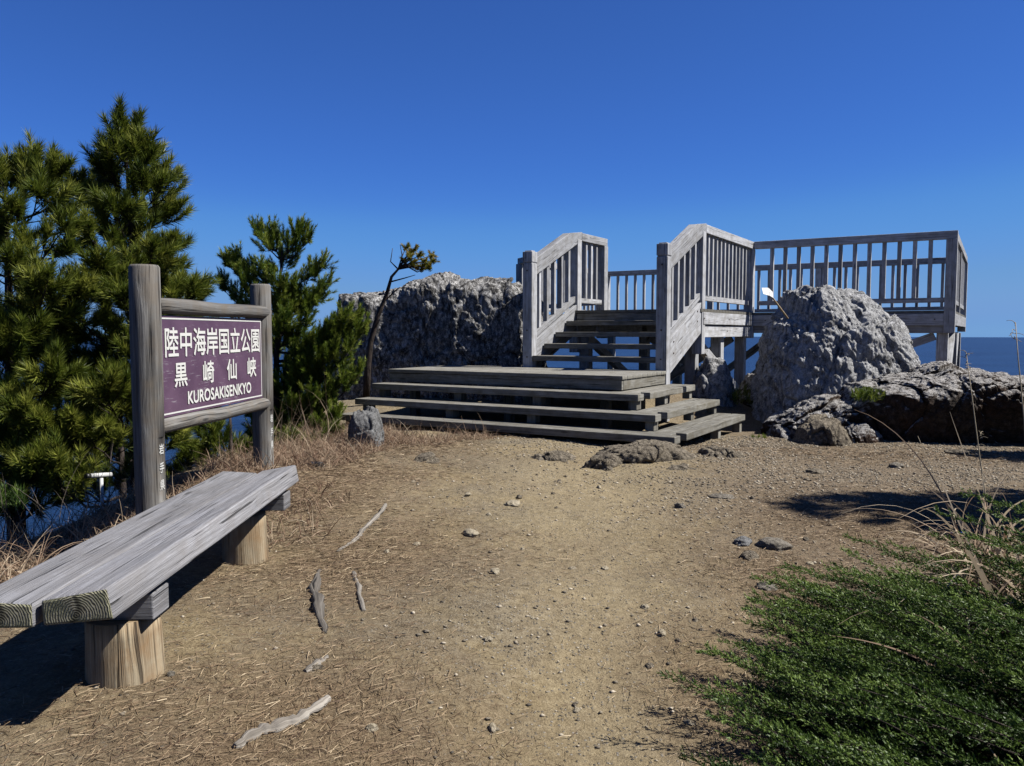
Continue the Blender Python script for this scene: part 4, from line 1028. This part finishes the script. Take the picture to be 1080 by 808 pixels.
# small wind-bent pine on the rock wall
yb = 11.35
trk = [py(u, v, yb) for u, v in ((386, 420), (388, 385), (391, 360), (398, 335), (408, 310), (413, 292), (420, 284), (430, 279))]
root = empty('pine_tree', trk[0]); tag(root, 'small wind-bent pine with a yellow tuft crown leaning over the rock wall', 'tree')
tubes = [(trk, [.055, .048, .040, .034, .026, .020, .015, .010], 8, .08)]
S = []
for u, v in ((428, 262), (437, 264), (432, 272), (442, 270), (447, 276), (455, 270), (457, 276), (450, 281), (440, 283), (435, 278), (427, 276), (431, 268), (445, 284), (453, 283)):
    e = py(u, v, yb + random.uniform(-.2, .2)); tubes.append(([trk[-2], trk[-2].lerp(e, .5) + Vector((0, 0, .03)), e], [.012, .008, .004], 5, 0))
    for k in range(5):
        d = Vector((random.uniform(-.6, .9), random.uniform(-.8, .8), random.uniform(-.1, .9))).normalized(); S.append((e - d * .05, e + d * .07))
for a, b, c in (((413, 297), (428, 293), (438, 290)), ((420, 284), (412, 276), (414, 262)), ((428, 280), (440, 287), (448, 284)), ((405, 318), (420, 304), (428, 303)), ((424, 281), (424, 268), (422, 258))):
    tubes.append(([py(*a, yb), py(*b, yb), py(*c, yb - .05)], [.012, .008, .004], 5, 0))
V, F, T_ = shoots_mesh(S, .05, 90, .008, (.5, 1.5), .55)
fastmesh('crown', V, F, M['gold'], root, origin=tuple(trk[0]), tint=T_); tube_obj('trunk', tubes, M['bark'], root, tuple(trk[0]))
# pine outside the frame on the right (its shade reaches the ground in view)
pine('dense pine standing right of the view beyond the juniper, shading the path edge', [(4.85, 4.9, -1.4), (4.85, 4.9, -.4), (4.8, 4.9, .9), (4.8, 4.9, 1.9)], .09, scat((4.8, 4.95), 1.0, 60, -.7, 2.1, lambda t: 1 - .6 * t, 21), tb=.4, npn=30, w=.009)

pine('young pine standing right of the view behind the rock outcrop shading its foot', [(6.3, 7.3, -1.4), (6.3, 7.3, -.4), (6.3, 7.3, .4), (6.25, 7.3, 1.0)], .07, scat((6.25, 7.3), .95, 26, -.4, .9, lambda t: 1 - .6 * t, 22), tb=.4, npn=30, w=.009)
# small green plants
def tuftplant(name, label, c, r, n, mat, cat='plant', nl=.05, hgt=.15):
    S = []
    for i in range(n):
        a = random.uniform(0, 6.28); q = r * math.sqrt(random.random()); b = Vector((c[0] + q * math.cos(a), c[1] + q * math.sin(a), c[2]))
        d = Vector((random.uniform(-.6, .6), random.uniform(-.6, .6), 1)).normalized(); S.append((b, b + d * hgt * random.uniform(.5, 1)))
    V, F, T_ = shoots_mesh(S, nl, 40, .005, (.4, 1.1), .5); o = fastmesh(name, V, F, M[mat], tint=T_, origin=tuple(c)); tag(o, label, cat); return o
p = py(916, 418, 8.55); tuftplant('green_shrub', 'small bright green shrub clinging to the rock below the tall boulder', (p.x, p.y, p.z - .05), .16, 60, 'pine2')
p = py(800, 462, 8.7); tuftplant('green_shrub', 'tiny mossy green plant at the right end of the lowest step', (p.x, p.y, p.z - .05), .07, 18, 'pine2', hgt=.08)
p = py(10, 520, 5.0); tuftplant('green_shrub', 'little green plant on the cliff edge at the left edge of the view', (p.x, p.y, p.z - .1), .12, 18, 'juniper')
p = py(793, 415, 10.6); tuftplant('green_shrub', 'dark green bush in the shade under the walkway', (p.x, p.y, p.z - .15), .28, 80, 'pine', nl=.07, hgt=.3)

# ------------------------------------------------------------------ juniper
def juniper():
    S = []; SB = []; tubes = []; rg = random.Random(4)
    def edge_x(y): return np.interp(y, [1.2, 2.0, 2.5, 3.0, 3.5, 4.0], [.42, .38, .46, .82, 1.14, 1.40])
    def plume(x, y, lift, L, az, el, fat, tint):
        tip = Vector((x, y, 0)); d = Vector((math.cos(az) * math.cos(el), math.sin(az) * math.cos(el), math.sin(el)))
        mound = float(vnoise([[x * 1.9, y * 2.3, 4.4]], 91)[0]); lift = lift + max(0, mound + .15) * .17 * min(1, lift * 8)
        st = tip - d * L; st.z = g1(x - d.x * L, y - d.y * L) + lift; n = 12; pts = [st]
        for i in range(n):
            d = (d + Vector((rg.uniform(-.06, .06), rg.uniform(-.06, .06), rg.uniform(-.05, .03)))).normalized(); pts.append(pts[-1] + d * L / n)
        tubes.append((pts, [.004 * (1 - .85 * i / n) for i in range(n + 1)], 4, 0))
        lat = d.cross(EZ).normalized(); upv = lat.cross(d); ns = int(36 * L / .55)
        for q in range(ns):
            t = .12 + .88 * q / ns; f = t * n; k = min(int(f), n - 1); p = pts[k].lerp(pts[k + 1], f - k)
            a = rg.gauss(0, .75) + (math.pi if q % 2 else 0); side = lat * math.cos(a) + upv * (abs(math.sin(a)) * .9 - .15)
            dd = (d * rg.uniform(1.0, 1.6) + side * rg.uniform(.5, .95)).normalized(); l = fat * ((1 - t) ** .6 + .16) * rg.uniform(.7, 1.2)
            e = p + dd * l; S.append((p.lerp(e, .35), e)); SB.append(tint + .35 * t)
            m = max(2, int(l / .018))
            for w_ in range(m):
                b = p.lerp(e, .2 + .75 * w_ / m); s2 = dd.cross(Vector((rg.gauss(0, 1), rg.gauss(0, 1), rg.gauss(0, 1)))).normalized()
                S.append((b, b + (dd + s2 * .6).normalized() * rg.uniform(.014, .032))); SB.append(tint + .35 * t + .15 * w_ / m)
    def spot(lo):
        while True:
            y = rg.uniform(1.1, 3.72); u_ = rg.random() ** .9; x = edge_x(y) + lo + u_ * 2.9
            if y > 2.7 and x > 1.45 + (3.6 - y) * 1.3: continue
            return x, y, min(1, (x - edge_x(y)) / .9)
    for i in range(900):      # dense low mat, tinted dark: painted shade beneath the plumes
        x, y, inn = spot(.05); plume(x, y, .02 + .06 * inn, rg.uniform(.25, .45), math.pi - rg.gauss(.5, .4), rg.uniform(.05, .4), .085, rg.uniform(-.1, .1))
    for i in range(460):      # long raised plumes all swept the same way
        x, y, inn = spot(.0); plume(x, y, .06 + .32 * inn * rg.random() ** .6 * min(1, (4.1 - y) / 1.4), rg.uniform(.5, .9), math.pi - rg.gauss(.40, .12), rg.uniform(.20, .42), .105, rg.uniform(.1, .55))
    V, F, T_ = shoots_mesh(S, .0105, 8, .0044, (.35, 1.0), .45)
    T_ = np.clip(np.repeat(np.repeat(np.array(SB), 8), 3) * 1.0 + RS.normal(0, .1, len(S) * 8).repeat(3), 0, 1); print('JUN', len(S), len(F))
    return V, F, T_, tubes
V, F, T_, tubes = juniper()
root = empty('juniper_shrub', (1.9, 2.6, -1.36)); tag(root, 'spreading dark green juniper covering the lower right ground', 'shrub')
fastmesh('foliage', V, F, M['juniper'], root, origin=(1.9, 2.6, -1.36), tint=T_); tube_obj('branches', tubes, M['bark'], root, (1.9, 2.6, -1.36))

# ------------------------------------------------------------------ roots and stick
def rootobj(uvs, rads, label, name='exposed_root', lift=.0):
    pts = []
    for (u, v), r in zip(uvs, rads):
        p = pz(u, v, -1.16)
        for _ in range(3): p = pz(u, v, g1(p.x, p.y))
        pts.append(p + Vector((0, 0, r * lift)))
    fine = []; fr = []; sd = random.uniform(0, 50)
    for i in range(len(pts) - 1):
        for k in range(8):
            t = k / 8; q = pts[i].lerp(pts[i + 1], t); r = rads[i] * (1 - t) + rads[i + 1] * t; a = (i + t) * 2.3 + sd
            nz = vnoise([[a, 0, 0], [a, 9, 0], [a, 17, 0], [a * 2.5, 3, 0]])
            fine.append(q + Vector((nz[0], nz[1], nz[2] * .6)) * r * .55); fr.append(r * (1 + .35 * nz[3]))
    fine.append(pts[-1]); fr.append(rads[-1])
    o = tube_obj(name, [(fine, fr, 16, .07)], M['root'], None, tuple(pts[0])); tag(o, label, 'root'); return o
rootobj([(337, 602), (333, 622), (337, 645), (342, 668)], [.010, .024, .024, .008], 'thick short grey root humped out of the litter')
rootobj([(372, 604), (378, 622), (384, 645)], [.010, .014, .008], 'thin brown root right of the thick humped one')
rootobj([(406, 532), (398, 545), (385, 558), (372, 572), (355, 582)], [.010, .014, .016, .012, .006], 'long pale root running toward the far end of the bench')
o = rootobj([(246, 790), (262, 780), (285, 770), (312, 762), (336, 748), (346, 738)], [.008, .014, .016, .017, .015, .010], 'bare pale grey stick lying in the litter in the foreground', 'fallen_stick', .6); o['category'] = 'stick'
rootobj([(322, 708), (334, 700), (345, 692)], [.010, .014, .006], 'short buried root knot left of the stick')

# ------------------------------------------------------------------ small items
# T-shaped white marker
p = py(108, 548, 5.35); root = empty('marker_stake', (p.x, p.y, p.z)); tag(root, 'white T-shaped stake with a dark pipe end on the cliff edge behind the bench', 'stake')
tp = py(107, 504, 5.35)
tube_obj('stake', [([p + Vector((0, 0, -.25)), tp + Vector((0, 0, -.002))], [.011, .011], 12, 0)], M['white'], root, tuple(p))
c0 = py(95, 502, 5.35); c1 = py(117, 500.5, 5.5)
tube_obj('crossbar', [([c0, c1], [.016, .016], 14, 0)], M['white'], root, tuple(c0))
dv = (c0 - c1).normalized(); tube_obj('pipe_end', [([c0 + dv * .001, c0 + dv * .035], [.017, .0175], 14, 0)], M['blackrub'], root, tuple(c0))
# tag on a stick by the boulder
root = empty('tagged_stick', py(829, 332, 9.35)); tag(root, 'thin wooden stick with a folded white tag leaning out from the tall boulder', 'marker')
a = py(831, 336, 9.45); b = py(811, 309, 9.2)
tube_obj('stick', [([a, b], [.011, .010], 10, 0)], M['leg'], root, tuple(a))
tc = b + Vector((0, 0, .01)); tn = Vector((.62, -.62, .48)).normalized(); tu = tn.cross(Vector((.5, .2, 1))).normalized(); tv = tn.cross(tu)
mb = MB()
prism(mb, [tc + tu * x_ + tv * y_ for x_, y_ in ((-.07, -.05), (.0, -.065), (.0, .06), (-.065, .05))], tn, .003)
tn2 = (tn + tu * .5).normalized(); tu2 = (tu - tn * .5).normalized()
prism(mb, [tc + tu2 * x_ + tv * y_ for x_, y_ in ((.002, -.065), (.085, -.04), (.075, .055), (.002, .06))], tn2, .003)
mb.build('paper_tag', M['white'], root, bevel=0)
# black pipe cap in the grass
p = pz(338, 492, -.97); mbp = p
o = tube_obj('pipe_stub', [([p + Vector((-.09, .10, -.01)), p, p + Vector((.012, -.014, 0))], [.034, .034, .028], 18, 0)], M['blackrub'], None, tuple(p)); tag(o, 'short black plastic pipe end poking from the dry grass', 'pipe')
# blue strip
p = pz(1010, 557, -1.17); mb = MB(); mb.beam(Vector((p.x - .045, p.y, g1(p.x, p.y) + .02)), Vector((p.x + .05, p.y + .01, g1(p.x, p.y) + .022)), .018, .004); o = mb.build('plastic_strip', M['blue'], None, bevel=0); tag(o, 'small pale blue plastic strip lying in the shade behind the juniper', 'litter')

# ------------------------------------------------------------------ light
EL, AZ = R(50), R(-6)      # azimuth measured from +X toward +Y
sv = Vector((math.cos(EL) * math.cos(AZ), math.cos(EL) * math.sin(AZ), math.sin(EL)))
sun = bpy.data.lights.new('sun', 'SUN'); sun.energy = 4.9; sun.angle = R(.53); sun.color = (1, .965, .92)
so = bpy.data.objects.new('sun', sun); COL.objects.link(so); so.rotation_euler = sv.to_track_quat('Z', 'Y').to_euler(); so.location = sv * 30
w = bpy.data.worlds.new('World'); sc.world = w; w.use_nodes = True; nt = w.node_tree; nt.nodes.clear()
bg = nt.nodes.new('ShaderNodeBackground'); ow = nt.nodes.new('ShaderNodeOutputWorld'); sky = nt.nodes.new('ShaderNodeTexSky')
sky.sky_type = 'NISHITA'; sky.sun_disc = False; sky.sun_elevation = EL
sky.sun_rotation = math.pi / 2 - AZ; sky.altitude = 130; sky.air_density = 1.0; sky.dust_density = .2; sky.ozone_density = 3.5
sky.air_density = .4; sky.dust_density = 0; sky.ozone_density = 10
# camera-like colour response of the sky (deep polarised blue)
m1 = nt.nodes.new('ShaderNodeVectorMath'); m1.operation = 'SCALE'; m1.inputs[3].default_value = .15; nt.links.new(sky.outputs[0], m1.inputs[0])
cv = nt.nodes.new('ShaderNodeRGBCurve'); nt.links.new(m1.outputs[0], cv.inputs['Color'])
for ci, pts in ((0, [(0, 0), (.054, .036), (.1, .064), (.135, .098), (.275, .165), (.5, .172), (1, .25)]), (1, [(0, 0), (.125, .120), (.231, .210), (.30, .285), (.45, .33), (.56, .345), (.8, .345), (1, .40)]), (2, [(0, 0), (.332, .44), (.565, .645), (.70, .69), (.85, .70), (1, .66)])):
    c = cv.mapping.curves[ci]; c.points[0].location = pts[0]; c.points[1].location = pts[-1]
    for p_ in pts[1:-1]: c.points.new(*p_)
cv.mapping.extend = 'HORIZONTAL'; cv.mapping.update()
m2 = nt.nodes.new('ShaderNodeVectorMath'); m2.operation = 'SCALE'; m2.inputs[3].default_value = 6.6; nt.links.new(cv.outputs[0], m2.inputs[0])
nt.links.new(m2.outputs[0], bg.inputs[0]); bg.inputs[1].default_value = .0600; nt.links.new(bg.outputs[0], ow.inputs[0])
sc.view_settings.view_transform = 'Standard'; sc.view_settings.look = 'None'; sc.view_settings.exposure = 1.35; sc.view_settings.gamma = 1
sc.cycles.max_bounces = 6; sc.cycles.use_denoising = True
sc.render.film_transparent = False
